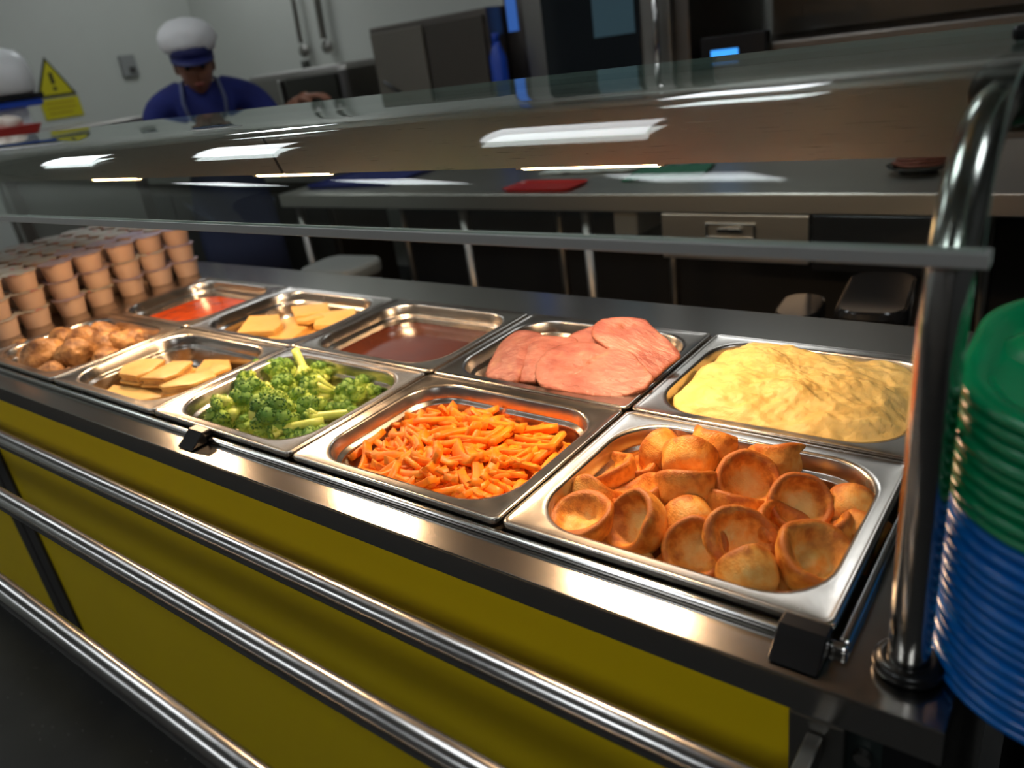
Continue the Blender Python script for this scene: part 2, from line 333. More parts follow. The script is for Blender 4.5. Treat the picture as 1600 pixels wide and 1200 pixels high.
# ---- foods ---------------------------------------------------------------
D = {'beef': {'d': [(-0.2569, 0.302, 0.8871), (-0.2744, 0.3401, 0.8971), (-0.2794, 0.3777, 0.9103), (-0.2662, 0.3953, 0.9209), (-0.239, 0.3928, 0.9274), (-0.2099, 0.3815, 0.9311), (-0.1884, 0.3624, 0.9296), (-0.2033, 0.3494, 0.9205), (-0.2003, 0.3362, 0.9162), (-0.191, 0.31, 0.9085), (-0.1862, 0.2824, 0.8991), (-0.2185, 0.2901, 0.8932)], 'c': [(-0.1977, 0.289, 0.8937), (-0.2048, 0.3294, 0.9109), (-0.2077, 0.3559, 0.9223), (-0.1967, 0.3705, 0.93), (-0.1657, 0.3706, 0.9335), (-0.137, 0.3685, 0.9358), (-0.1253, 0.3486, 0.9282), (-0.1417, 0.3313, 0.9187), (-0.1491, 0.3171, 0.9116), (-0.1544, 0.2975, 0.9023), (-0.1572, 0.2892, 0.8983), (-0.1781, 0.2894, 0.8961)], 'e': [(-0.1705, 0.3927, 0.9225), (-0.1543, 0.4122, 0.9307), (-0.1205, 0.4292, 0.9379), (-0.0728, 0.437, 0.9412), (-0.0373, 0.415, 0.9319), (-0.0303, 0.3761, 0.9155), (-0.0743, 0.3575, 0.9076), (-0.1197, 0.3703, 0.913), (-0.1505, 0.3774, 0.916)], 'a': [(-0.1142, 0.3768, 0.9519), (-0.1094, 0.3957, 0.9572), (-0.0881, 0.4117, 0.956), (-0.0581, 0.4247, 0.9507), (-0.0404, 0.4176, 0.9423), (-0.0148, 0.408, 0.9302), (0.0078, 0.3959, 0.9182), (0.0032, 0.374, 0.9117), (-0.008, 0.3427, 0.904), (-0.0251, 0.3338, 0.9064), (-0.0563, 0.3498, 0.9227), (-0.0828, 0.355, 0.9334), (-0.1063, 0.3625, 0.944)], 'b': [(-0.1655, 0.3017, 0.9109), (-0.1679, 0.3184, 0.918), (-0.1625, 0.34, 0.9269), (-0.142, 0.3593, 0.9339), (-0.1082, 0.3637, 0.9339), (-0.0842, 0.3661, 0.9335), (-0.0511, 0.3634, 0.9306), (-0.0203, 0.3443, 0.9208), (0.0022, 0.3272, 0.9123), (-0.0057, 0.3059, 0.9037), (-0.0255, 0.2913, 0.8987), (-0.0559, 0.2827, 0.8968), (-0.0858, 0.2803, 0.8974), (-0.1097, 0.2787, 0.8981), (-0.1321, 0.2779, 0.899), (-0.1505, 0.2843, 0.9027)]}, 'mash_px': [(0.0317, 0.3072), (0.0222, 0.3642), (0.0296, 0.399), (0.0391, 0.4231), (0.0605, 0.4277), (0.0545, 0.4671), (0.0751, 0.5005), (0.1144, 0.5199), (0.1636, 0.5234), (0.2137, 0.5135), (0.2552, 0.5026), (0.2794, 0.495), (0.2909, 0.4302), (0.3018, 0.3572), (0.3083, 0.3081), (0.2922, 0.2895), (0.2596, 0.2738), (0.2217, 0.2726), (0.1764, 0.2715), (0.1339, 0.2696), (0.0928, 0.2724), (0.0607, 0.2831)], 'slab': {'a': [(-0.9237, 0.0831), (-0.9502, 0.1065), (-0.9532, 0.1456), (-0.8949, 0.1587), (-0.8648, 0.1151), (-0.8728, 0.0895), 0.886], 'b': [(-0.8627, 0.0892), (-0.8776, 0.1631), (-0.8319, 0.1754), (-0.8025, 0.1272), (-0.8101, 0.105), 0.884], 'c': [(-0.7967, 0.0867), (-0.7919, 0.1407), (-0.7576, 0.1668), (-0.729, 0.1543), (-0.7366, 0.1138), (-0.782, 0.0841), 0.881], 'd': [(-0.93, 0.0505), (-0.947, 0.078), (-0.8736, 0.0933), (-0.7908, 0.0861), (-0.8202, 0.0594), (-0.8585, 0.0476), 0.862], 'e': [(-0.8962, 0.2326), (-0.8112, 0.2319), (-0.7589, 0.2017), (-0.7662, 0.1648), (-0.8346, 0.1696), 0.866], 'g': [(-0.8845, 0.3053), (-0.9528, 0.3824), (-0.8873, 0.4079), (-0.8279, 0.3718), (-0.8111, 0.3374), 0.884], 'h': [(-0.9007, 0.4502), (-0.8273, 0.4891), (-0.7805, 0.4539), (-0.8008, 0.4294), (-0.832, 0.4059), 0.886], 'i': [(-0.8061, 0.4392), (-0.7467, 0.4895), (-0.7102, 0.4613), (-0.7077, 0.4042), (-0.7524, 0.388), 0.882], 'k': [(-0.8791, 0.3458), (-0.8573, 0.4035), (-0.7928, 0.4217), (-0.7645, 0.3417), (-0.8093, 0.3247), 0.872], 'j': [(-0.8404, 0.4167), (-0.8048, 0.4454), (-0.7626, 0.423), (-0.7774, 0.3933), (-0.8139, 0.394), 0.884]}, 'potato': [(-1.3198, 0.0761, 0.875, 0.03), (-1.2378, 0.0834, 0.88, 0.036), (-1.1733, 0.1168, 0.875, 0.034), (-1.2843, 0.1529, 0.878, 0.03), (-1.2462, 0.1721, 0.878, 0.03), (-1.2318, 0.2067, 0.878, 0.03), (-1.1681, 0.1714, 0.872, 0.032), (-1.1503, 0.2001, 0.87, 0.03), (-1.1429, 0.2221, 0.868, 0.027)], 'pud': [(0.0564, 0.0646, 0.874, 0.032, -0.056, -0.123, 0.991), (0.0414, 0.1121, 0.868, 0.031, -0.183, 0.779, 0.6), (0.0322, 0.1624, 0.87, 0.031, -0.276, -0.095, 0.956), (0.1104, 0.0817, 0.878, 0.034, -0.419, -0.659, 0.625), (0.0873, 0.1347, 0.868, 0.033, -0.381, 0.049, 0.923), (0.0692, 0.2131, 0.876, 0.03, -0.754, 0.536, 0.379), (0.0543, 0.19, 0.86, 0.029, -0.269, 0.003, 0.963), (0.1083, 0.2001, 0.884, 0.031, -0.174, 0.871, 0.459), (0.1173, 0.2417, 0.88, 0.032, 0.185, 0.797, 0.575), (0.1305, 0.1465, 0.886, 0.033, -0.22, 0.562, 0.797), (0.1812, 0.1778, 0.888, 0.031, 0.381, -0.545, 0.747), (0.191, 0.244, 0.878, 0.032, -0.239, 0.66, 0.713), (0.2363, 0.1671, 0.884, 0.031, 0.392, -0.521, 0.758), (0.1524, 0.1056, 0.874, 0.031, -0.751, 0.66, -0.02), (0.1738, 0.1556, 0.868, 0.031, -0.019, 0.612, 0.79), (0.173, 0.076, 0.872, 0.031, 0.189, -0.676, 0.712), (0.2065, 0.0925, 0.882, 0.031, 0.551, -0.403, 0.731), (0.2301, 0.1324, 0.872, 0.031, 0.562, -0.002, 0.827), (0.2325, 0.0516, 0.878, 0.031, -0.63, 0.73, 0.263), (0.2732, 0.0926, 0.882, 0.034, 0.345, -0.076, 0.936), (0.2726, 0.1424, 0.876, 0.026, -0.448, 0.265, 0.854), (0.282, 0.1868, 0.872, 0.031, -0.058, 0.958, 0.28), (0.2994, 0.1548, 0.868, 0.03, 0.214, 0.974, 0.069)], 'broc': [(-0.6222, 0.2091, 0.884, 0.026, 0.164, 0.197, 0.967, 0.03), (-0.683, 0.1946, 0.886, 0.022, -0.429, -0.361, 0.828, 0.055), (-0.6247, 0.1442, 0.882, 0.024, -0.55, -0.748, 0.372, 0.05), (-0.675, 0.1081, 0.874, 0.022, -0.269, 0.003, 0.963, 0.03), (-0.6689, 0.0755, 0.872, 0.02, -0.444, -0.436, 0.782, 0.04), (-0.5838, 0.0678, 0.878, 0.03, -0.088, -0.994, 0.057, 0.055), (-0.5681, 0.1141, 0.884, 0.03, 0.671, -0.319, 0.669, 0.03), (-0.4775, 0.0862, 0.886, 0.036, 0.626, -0.538, 0.564, 0.03), (-0.5661, 0.173, 0.882, 0.022, 0.13, -0.214, 0.968, 0.035), (-0.5458, 0.2018, 0.886, 0.018, 0.633, -0.289, -0.718, 0.05), (-0.5411, 0.2284, 0.882, 0.02, 0.274, 0.408, 0.871, 0.03), (-0.487, 0.168, 0.884, 0.028, -0.565, -0.742, 0.36, 0.065), (-0.469, 0.1372, 0.88, 0.026, 0.629, -0.506, 0.59, 0.03), (-0.4376, 0.1948, 0.878, 0.024, 0.164, -0.214, 0.963, 0.05), (-0.447, 0.2337, 0.872, 0.018, 0.403, 0.454, 0.795, 0.03), (-0.4163, 0.2224, 0.868, 0.016, 0.742, 0.523, 0.419, 0.035), (-0.437, 0.1163, 0.874, 0.014, -0.709, -0.7, 0.082, 0.075), (-0.4582, 0.0682, 0.872, 0.012, -0.683, -0.73, -0.013, 0.07), (-0.4298, 0.1733, 0.868, 0.018, 0.608, -0.189, 0.771, 0.02), (-0.5702, 0.1378, 0.886, 0.014, -0.555, -0.688, 0.467, 0.04)]}
def toast_mat(name, pale, mid, dark, sc=22, bs=.35):
    # colour by how far out from the pale middle (an attribute of the crust) plus blotches
    m, nt, b = new_mat(name); b.inputs['Roughness'].default_value = .42; b.inputs['Specular IOR Level'].default_value = .35
    at = nt.nodes.new('ShaderNodeAttribute'); at.attribute_name = 'crust'
    tc = nt.nodes.new('ShaderNodeTexCoord'); n = nt.nodes.new('ShaderNodeTexNoise'); n.inputs['Scale'].default_value = sc; n.inputs['Detail'].default_value = 5
    oi = nt.nodes.new('ShaderNodeObjectInfo'); ad = nt.nodes.new('ShaderNodeVectorMath'); ad.operation = 'ADD'
    nt.links.new(tc.outputs['Object'], ad.inputs[0]); nt.links.new(oi.outputs['Random'], ad.inputs[1]); nt.links.new(ad.outputs[0], n.inputs['Vector'])
    s1 = nt.nodes.new('ShaderNodeMath'); s1.operation = 'MULTIPLY_ADD'; s1.inputs[1].default_value = 1.5; nt.links.new(n.outputs[0], s1.inputs[0]); nt.links.new(at.outputs['Fac'], s1.inputs[2])
    s2 = nt.nodes.new('ShaderNodeMath'); s2.operation = 'SUBTRACT'; s2.inputs[1].default_value = .72; nt.links.new(s1.outputs[0], s2.inputs[0])
    r = nt.nodes.new('ShaderNodeValToRGB'); e = r.color_ramp.elements; e[0].position = .05; e[0].color = (*pale, 1); e[1].position = .95; e[1].color = (*dark, 1)
    x = e.new(.5); x.color = (*mid, 1); nt.links.new(s2.outputs[0], r.inputs[0]); nt.links.new(r.outputs[0], b.inputs['Base Color'])
    b.inputs['Subsurface Weight'].default_value = .08; b.inputs['Subsurface Radius'].default_value = (.004, .002, .001)
    bump(nt, b, sc*6, bs, .0014, 6); return m
m_pud = toast_mat('golden batter crust', (.90, .56, .17), (.86, .37, .06), (.50, .14, .016), 3.0, .6)
def crust(o, vals):
    a = o.data.attributes.new('crust', 'FLOAT', 'POINT'); a.data.foreach_set('value', vals)
def make_pud(seed, lump=0.0, fold=0.0):
    # a small round cup: outer base, sides flaring out, fat rolled rim, hollow with an uneven floor
    prof = [(0, -.42, .1), (.25, -.44, .1), (.5, -.44, .2), (.70, -.40, .3), (.83, -.28, .3), (.90, -.10, .35), (.945, .08, .45), (.98, .22, .65), (.985, .33, .85), (.95, .41, .95), (.88, .445, 1.0), (.80, .425, .9), (.73, .36, .8), (.65, .24, .65), (.55, .10, .5), (.42, -.01, .25), (.28, -.06, .08), (.14, -.08, 0), (0, -.08, 0)]
    n = 36; bm = bmesh.new(); vals = []; rings = []
    ell = 1+.10*math.sin(seed*2.1); ph = seed*1.3
    for i, (r, z, c) in enumerate(prof):
        if r == 0:
            zz = z+(.16*lump if i > 5 else 0)
            rings.append([bm.verts.new((0, 0, zz))]); vals.append(c+.2*lump*(i > 5)); continue
        ring = []
        for k in range(n):
            a = 2*PI*k/n
            wob = 1+.075*nz((math.cos(a)*1.1, math.sin(a)*1.1, z*1.0), 1, seed)+.03*nz((math.cos(a)*3, math.sin(a)*3, z*2), 1, seed+5)
            rr = r*wob*(ell if abs(math.cos(a-ph)) > 0 else 1)
            zz = z+.10*nz((math.cos(a)*.9*r, math.sin(a)*.9*r, 0), 1.3, seed+9)+fold*.25*math.cos(2*(a-ph))*r
            inner = i >= 12
            if inner: zz += .22*nz((math.cos(a)*r*1.6, math.sin(a)*r*1.6, .3), 1, seed+3)+lump*.35*max(0, 1-((r*math.cos(a)-.1)**2+(r*math.sin(a)+.05)**2)/.12)
            x_, y_ = rr*math.cos(a)*(1+.06*math.cos(ph)), rr*math.sin(a)*(1-.06*math.cos(ph))
            ring.append(bm.verts.new((x_, y_, zz))); vals.append(c+(.25*lump if inner and r < .4 else 0))
        rings.append(ring)
    for i in range(len(rings)-1):
        A, C2 = rings[i], rings[i+1]
        for k in range(n):
            if len(A) == 1: bm.faces.new((A[0], C2[(k+1) % n], C2[k]))
            elif len(C2) == 1: bm.faces.new((A[k], A[(k+1) % n], C2[0]))
            else: bm.faces.new((A[k], A[(k+1) % n], C2[(k+1) % n], C2[k]))
    bmesh.ops.recalc_face_normals(bm, faces=bm.faces)
    me = bpy.data.meshes.new('batter_pudding'); bm.to_mesh(me); bm.free(); me.materials.append(m_pud); me.shade_smooth()
    a = me.attributes.new('crust', 'FLOAT', 'POINT'); a.data.foreach_set('value', vals)
    return me
puds = [make_pud(1), make_pud(2, .3), make_pud(3, 0, .3), make_pud(4, .9), make_pud(5, .2, .5), make_pud(6, 0), make_pud(7, .5, .2)]
plab = ['tilted face up in the front left corner of the pan', 'lying on its side just behind the front left one', 'peaked and leaning against the left wall of the pan', 'standing on edge with its hollow facing left', 'rim just showing behind the one on edge',
 'lying on its side at the back left of the heap', 'half hidden between two at the back left', 'lying on its side near the top of the heap', 'highest of the heap at the back', 'long side wall turned to the viewer at the middle of the heap',
 'facing the viewer with a round deep hollow near the top', 'lying at the back right of the heap', 'facing the viewer right of centre, pale hollow', 'dark edged, pale bottom turned out at the middle', 'mostly hidden below the round deep one',
 'rim showing left of the big front one', 'largest, facing the viewer at the front centre', 'wedged behind the big front one', 'rounded underside up at the front edge', 'wide and flat with a bump in its hollow at the front right',
 'small, pale and folded at the right', 'pale with a toasted side by the right wall', 'pressed against the right wall of the pan']
kinds = [6, 4, 2, 5, 0, 4, 1, 2, 4, 5, 0, 2, 5, 1, 0, 5, 6, 2, 1, 3, 4, 4, 2]
for i, (x, y, z, r, nx_, ny_, nz_) in enumerate(D['pud']):
    o = link(bpy.data.objects.new('batter_pudding', puds[kinds[i]])); o.location = (x, y, z); o.scale = (r, r, r*(1.0 if i in (16, 10, 12, 15) else 1.15))
    q = Vector((0, 0, 1)).rotation_difference(Vector((nx_, ny_, nz_))); e = (q @ Euler((0, 0, i*1.1)).to_quaternion()).to_euler(); o.rotation_euler = e
    tag(o, 'golden batter pudding, '+plab[i], 'pudding', 'batter puddings in the front right pan')
fill = [(.060, .07), (.115, .055), (.17, .06), (.225, .065), (.09, .13), (.15, .12), (.21, .125), (.262, .11), (.1, .19), (.165, .185), (.05, .15)]
for i, (x, y) in enumerate(fill):
    o = link(bpy.data.objects.new('batter_pudding', puds[i % 7])); o.location = (x, y, .8505); o.scale = (.029, .029, .033); o.rotation_euler = (0, PI*(i % 2), i)
    tag(o, 'golden batter pudding lying in the bottom layer under the heap', 'pudding', 'batter puddings in the bottom layer')

# ---- baked potatoes
def make_potato(seed):
    bm = bmesh.new(); bmesh.ops.create_icosphere(bm, subdivisions=4, radius=1)
    for v in bm.verts:
        p = v.co.copy(); f = 1+.16*nz(p, 1.2, seed)+.06*nz(p, 3.2, seed)-.11*abs(nz((p.x*2, p.y*5, p.z*5), 1, seed+2))-.05*abs(nz((p.x*5, p.y*9, p.z*9), 1, seed+4))
        v.co = Vector((p.x*1.22, p.y*.95, p.z*.84))*f
    me = bpy.data.meshes.new('baked_potato'); bm.to_mesh(me); bm.free(); me.shade_smooth(); me.materials.append(m_pot); return me
m_pot = mat('baked potato skin', (.16, .065, .02), .45, col2=(.50, .26, .09), scale=1.6, detail=8, bmp=(6, .9, .003))
pots = [make_potato(k) for k in range(4)]
ql = ['at the left end of the pan', 'large, front of the heap beside the leftmost', 'pale wrinkled one at the front middle', 'long one behind the pale wrinkled one', 'at the back middle of the pan', 'topmost at the back of the pan', 'round one right of the pale wrinkled one', 'small one towards the right end', 'smallest at the right end of the pan']
for i, (x, y, z, r) in enumerate(D['potato']):
    o = link(bpy.data.objects.new('baked_potato', pots[i % 4])); o.location = (x, y, z); o.scale = (r*1.08,)*3; o.rotation_euler = (rnd(-.4, .4), rnd(-.4, .4), rnd(0, 6))
    tag(o, 'baked potato with brown skin, '+ql[i], 'potato', 'baked potatoes in the left pan')
for i in range(6):
    x = -1.255+.045*i; y = .06+.09*(i % 2)
    o = link(bpy.data.objects.new('baked_potato', pots[(i+1) % 4])); o.location = (x, y, .8605); o.scale = (.026,)*3; o.rotation_euler = (0, 0, i*1.7)
    tag(o, 'baked potato lying underneath the other potatoes', 'potato', 'baked potatoes at the bottom of the pan')

# ---- pastry slices
m_sl = toast_mat('pale pastry', (.72, .46, .15), (.70, .42, .12), (.50, .19, .035), 30, .3)
m_sf = mat('creamy filling', (.62, .38, .13), .5, col2=(.42, .20, .06), scale=60, bmp=(120, .5, .001))
def slab_obj(key, th, label, name='pastry_slice', layered=True, tilt=0):
    L = D['slab'][key]; zt = L[-1]; P = L[:-1]
    cx = sum(p[0] for p in P)/len(P); cy = sum(p[1] for p in P)/len(P)
    if sum(P[i][0]*P[(i+1) % len(P)][1]-P[(i+1) % len(P)][0]*P[i][1] for i in range(len(P))) < 0: P = P[::-1]
    # resample outline
    pts = []
    for i in range(len(P)):
        a, c = P[i], P[(i+1) % len(P)]; nn = 6
        for k in range(nn): pts.append((a[0]+(c[0]-a[0])*k/nn-cx, a[1]+(c[1]-a[1])*k/nn-cy))
    t = thing(name, label, 'pastry', (cx, cy, zt-th), group='pastry slices in the serving pans')
    def lay(z0, z1, s0, nm, m, seed, cr):
        bm = bmesh.new(); vals = []
        rings = []
        for s, z in ((s0*.5, z0), (s0*.98, z0), (s0, z0+.001), (s0, z1-.0018), (s0*.985, z1-.0004), (s0*.95, z1), (s0*.6, z1+.0006), (s0*.25, z1+.0006)):
            rings.append([Vector((x*s*(1+.05*nz((x, y, z), 60, seed)), y*s*(1+.05*nz((x, y, z), 60, seed)), z+.0012*nz((x*s, y*s, z), 45, seed)+tilt*x)) for x, y in pts])
        loft(bm, rings, cap0=True, cap1=True)
        for i, r in enumerate(rings):
            for _ in r: vals.append(cr+(.35 if i in (3, 4) else 0))
        o = obj(nm, bm, m, t, smooth=True); crust(o, vals); sharp(o, 50)
    if layered:
        lay(0, th*.24, 1.02, 'bottom_crust', m_sl, 1, .25); lay(th*.25, th*.68, .92, 'filling', m_sf, 2, 0); lay(th*.70, th, 1.0, 'top_crust', m_sl, 3, .3)
    else: lay(0, th, 1, 'crust', m_sl, 4, .15)
    return t
slab_obj('a', .020, 'thick filled pastry slice, leftmost of the front pan')
slab_obj('b', .019, 'thick filled pastry slice in the middle of the front pan')
slab_obj('c', .018, 'filled pastry slice with browned edge at the right of the front pan')
slab_obj('d', .007, 'thin flat pastry piece at the front of the front pan', layered=False)
slab_obj('e', .007, 'pale flat pastry piece at the right end of the front pan', layered=False, tilt=.12)
slab_obj('g', .012, 'pale pastry square, leftmost in the back row pan', layered=False)
slab_obj('h', .010, 'pale pastry square at the back of the back row pan', layered=False)
slab_obj('i', .011, 'large pale pastry square, rightmost in the back row pan', layered=False, tilt=-.05)
slab_obj('j', .008, 'browned pastry piece in the middle of the back row pan', layered=False, tilt=.1)
slab_obj('k', .012, 'pastry piece lying at the front of the back row pan', layered=False)
def under(i, j, zt, label, sx=.8):
    cx, cy, hx, hy = opening(i, j, .02); bm = bmesh.new()
    rings = [rrect(cx, cy, hx*s, hy*s, .03, z, 6) for s, z in ((sx*.8, ZP-.0632), (sx, ZP-.062), (sx, zt-.002), (sx*.96, zt), (sx*.5, zt+.001))]
    for r in rings:
        for p in r: p.x += .006*nz(p, 30); p.y += .006*nz(p, 30, 3)
    loft(bm, rings, cap0=True, cap1=True); bmesh.ops.recalc_face_normals(bm, faces=bm.faces)
    o = obj('pastry_slice', bm, m_sl, smooth=True); crust(o, [.1]*len(o.data.vertices)); tag(o, label, 'pastry', 'pastry slices in the serving pans')
under(1, 0, .8555, 'large pastry slice lying at the bottom of the front pan', .78)
under(1, 1, .8595, 'large pastry slice lying at the bottom of the back row pan', .80)

# ---- mash
m_mash = mat('yellow mashed potato', (.70, .54, .20), .55, col2=(.68, .48, .15), scale=40, detail=6, bmp=(180, .7, .0015), sss=.12)
P = D['mash_px']
if sum(P[i][0]*P[(i+1) % len(P)][1]-P[(i+1) % len(P)][0]*P[i][1] for i in range(len(P))) < 0: P = P[::-1]
cx, cy, hx, hy = opening(4, 1, .004)
N = 220; ns = 80
bm = bmesh.new(); rings = []
def mash_z(x, y, s):
    base = .897+.018*(1-s**3)+.010*math.exp(-((x-.10)**2+(y-.44)**2)/.004)
    q = Vector((x*1.0, y*1.6, 0))
    ridge = .0055*noise.fractal(q*20+Vector((3, 1, 0)), 1, 2.1, 5)
    fold = .0045*abs(noise.noise(q*11+Vector((9, 2, 5))))-.003*max(0, noise.noise(q*40+Vector((1, 5, 5)))-.25)
    return base+ridge*1.5-fold+.0012*noise.noise(q*70)
cl = rrect(cx, cy, hx, hy, .054, 0, 24)
def resample(L, n):
    d = [0]
    for i in range(len(L)): d.append(d[-1]+(L[(i+1) % len(L)]-L[i]).length)
    out = []; j = 0
    for k in range(n):
        t = d[-1]*k/n
        while d[j+1] < t: j += 1
        out.append(L[j].lerp(L[(j+1) % len(L)], (t-d[j])/max(1e-9, d[j+1]-d[j])))
    return out
cl = resample(cl, N)
for q in range(ns):
    s = max(.001, 1-q/(ns-1)); r = []
    for k in range(N):
        x = cx+(cl[k].x-cx)*s; y = cy+(cl[k].y-cy)*s
        z = mash_z(x, y, s)
        # thin at the back-left where the pan wall shows
        edge = max(0, (s-.72)/.28); ang = math.atan2(y-cy, x-cx)
        gap = edge*edge*(.5+.5*math.cos(ang-2.3))*(.6+.8*abs(nz((math.cos(ang)*3, math.sin(ang)*3, 0), 1)))
        z -= .016*gap+.004*edge**4
        if q == 0: z = min(z, .8985)
        r.append(Vector((x+.003*gap, y, z)))
    rings.append(r)
rings = [[Vector((cx+(p.x-cx)*.82, cy+(p.y-cy)*.8, ZP-.0625)) for p in cl], [Vector((cx+(p.x-cx)*.90, cy+(p.y-cy)*.88, ZP-.05)) for p in cl], [Vector((cx+(p.x-cx)*.92, cy+(p.y-cy)*.90, ZP-.026)) for p in cl]]+rings
loft(bm, rings, cap0=True, cap1=True); bmesh.ops.recalc_face_normals(bm, faces=bm.faces)
tag(obj('mashed_potato', bm, m_mash, smooth=True), 'heaped yellow mashed potato filling the back right pan', 'mash')

# ---- sliced meat
def meat_mat():
    m, nt, b = new_mat('pink sliced meat'); b.inputs['Roughness'].default_value = .36; b.inputs['Specular IOR Level'].default_value = .4
    n, r, mp = noise_col(nt, b, (.25, .085, .075), (.39, .165, .14), 30, 9, (1, 1.5, 1))
    at = nt.nodes.new('ShaderNodeAttribute'); at.attribute_name = 'edge'
    mx = nt.nodes.new('ShaderNodeMix'); mx.data_type = 'RGBA'; nt.links.new(at.outputs['Fac'], mx.inputs['Factor']); nt.links.new(r.outputs[0], mx.inputs['A']); mx.inputs['B'].default_value = (.20, .06, .03, 1)
    n2 = nt.nodes.new('ShaderNodeTexNoise'); n2.inputs['Scale'].default_value = 18; n2.inputs['Detail'].default_value = 8; n2.inputs['Distortion'].default_value = 1.2
    tc = nt.nodes.new('ShaderNodeTexCoord'); nt.links.new(tc.outputs['Object'], n2.inputs['Vector'])
    rr = nt.nodes.new('ShaderNodeValToRGB'); rr.color_ramp.elements[0].position = .60; rr.color_ramp.elements[1].position = .72; nt.links.new(n2.outputs[0], rr.inputs[0])
    mu = nt.nodes.new('ShaderNodeMath'); mu.operation = 'MULTIPLY'; mu.inputs[1].default_value = .45; nt.links.new(rr.outputs[0], mu.inputs[0])
    m2 = nt.nodes.new('ShaderNodeMix'); m2.data_type = 'RGBA'; nt.links.new(mu.outputs[0], m2.inputs['Factor']); nt.links.new(mx.outputs['Result'], m2.inputs['A']); m2.inputs['B'].default_value = (.50, .30, .18, 1)
    nt.links.new(m2.outputs['Result'], b.inputs['Base Color']); b.inputs['Subsurface Weight'].default_value = .1; b.inputs['Subsurface Radius'].default_value = (.006, .002, .001)
    bump(nt, b, 60, 1.0, .004, 9, (1, 2.4, 1)); return m
m_meat = meat_mat()
def meat_slice(P3, th, label, seed, bulge=.004, fibre=None):
    P = [Vector(p) for p in P3]; c = sum(P, Vector())/len(P)
    nrm = Vector()
    for i in range(len(P)): nrm += (P[i]-c).cross(P[(i+1) % len(P)]-c)
    nrm.normalize()
    if nrm.z < 0: P = P[::-1]; nrm = -nrm
    # smooth closed outline (Catmull-Rom)
    pts = []; L = len(P)
    for i in range(L):
        p0, p1, p2, p3 = P[i-1], P[i], P[(i+1) % L], P[(i+2) % L]
        for k in range(6):
            t = k/6; pts.append(.5*((2*p1)+(p2-p0)*t+(2*p0-5*p1+4*p2-p3)*t*t+(3*p1-p0-3*p2+p3)*t**3))
    bm = bmesh.new(); rings = []; vals = []
    S_ = [(.5, -th, .1), (.9, -th, .6), (.985, -th*.9, .9), (1.0, -th*.55, 1.0), (.998, -th*.15, .8), (.985, 0, .75), (.95, .0004, .30), (.88, .0008, 0), (.78, .001, 0), (.66, .001, 0), (.54, .001, 0), (.42, .001, 0), (.3, .001, 0), (.18, .001, 0), (.07, .001, 0)]
    for s, h, e in S_:
        ring = []
        for k, p in enumerate(pts):
            a = 2*PI*k/len(pts); wob = 1+.03*nz(p, 60, seed)+.02*nz(p, 160, seed)
            q = c+(p-c)*s*wob
            hh = h+bulge*(1-s*s)+.0028*nz(q, 22, seed)+.0010*nz(q, 70, seed+1)-.0012*max(0, nz((q.x*30, q.y*90, 0), 1, seed))
            f = 0
            if fibre:
                fx, fy, ax, ay, hl, hw = fibre; dx, dy = q.x-fx, q.y-fy; u = dx*ax+dy*ay; v = -dx*ay+dy*ax
                f = max(0, 1-(u/hl)**2-(v/hw)**2); hh -= f*(.0015+.0045*abs(nz((u*60, v*260, 0), 1, seed+3)))
            ring.append(q+nrm*hh); vals.append(min(1, e+(1.6*f*max(0, nz((q.x*110, q.y*170, 1), 1, seed)+.1) if f else 0)+.22*max(0, nz(q, 35, seed+8))))
        rings.append(ring)
    loft(bm, rings, cap0=True, cap1=True); bmesh.ops.recalc_face_normals(bm, faces=bm.faces)
    o = obj('meat_slice', bm, m_meat, smooth=True); a = o.data.attributes.new('edge', 'FLOAT', 'POINT'); a.data.foreach_set('value', vals)
    return tag(o, label, 'meat', 'slices of pink meat in the back row pan')
bf = D['beef']
meat_slice(bf['d'], .007, 'leftmost slice of pink meat in the back row pan', 1)
meat_slice(bf['c'], .006, 'pink meat slice second from the left with a pale fatty edge', 2)
meat_slice(bf['e'], .006, 'fibrous topmost pink meat slice in the middle of the pile', 3, fibre=(-.075, .405, .8, .6, .05, .02))
meat_slice(bf['a'], .006, 'large pink meat slice at the back right of the pile', 4, fibre=(-.075, .395, .7, .7, .03, .012))
meat_slice(bf['b'], .007, 'largest pink meat slice at the front with a browned torn middle', 5, fibre=(-.098, .325, .45, .9, .045, .013))
for k, (x, y, z, sx, sy) in enumerate(((-.16, .385, .851, .10, .075), (-.145, .385, .862, .098, .075), (-.15, .385, .873, .09, .07), (-.14, .39, .884, .085, .065), (-.125, .385, .895, .075, .05), (-.10, .385, .904, .06, .035))):
    P = [(x+sx*math.cos(a), y+sy*math.sin(a), z) for a in (2*PI*i/12 for i in range(12))]
    meat_slice(P, .009, 'slice of pink meat lying underneath the top slices', 10+k, .001)['group'] = 'meat slices under the pile'

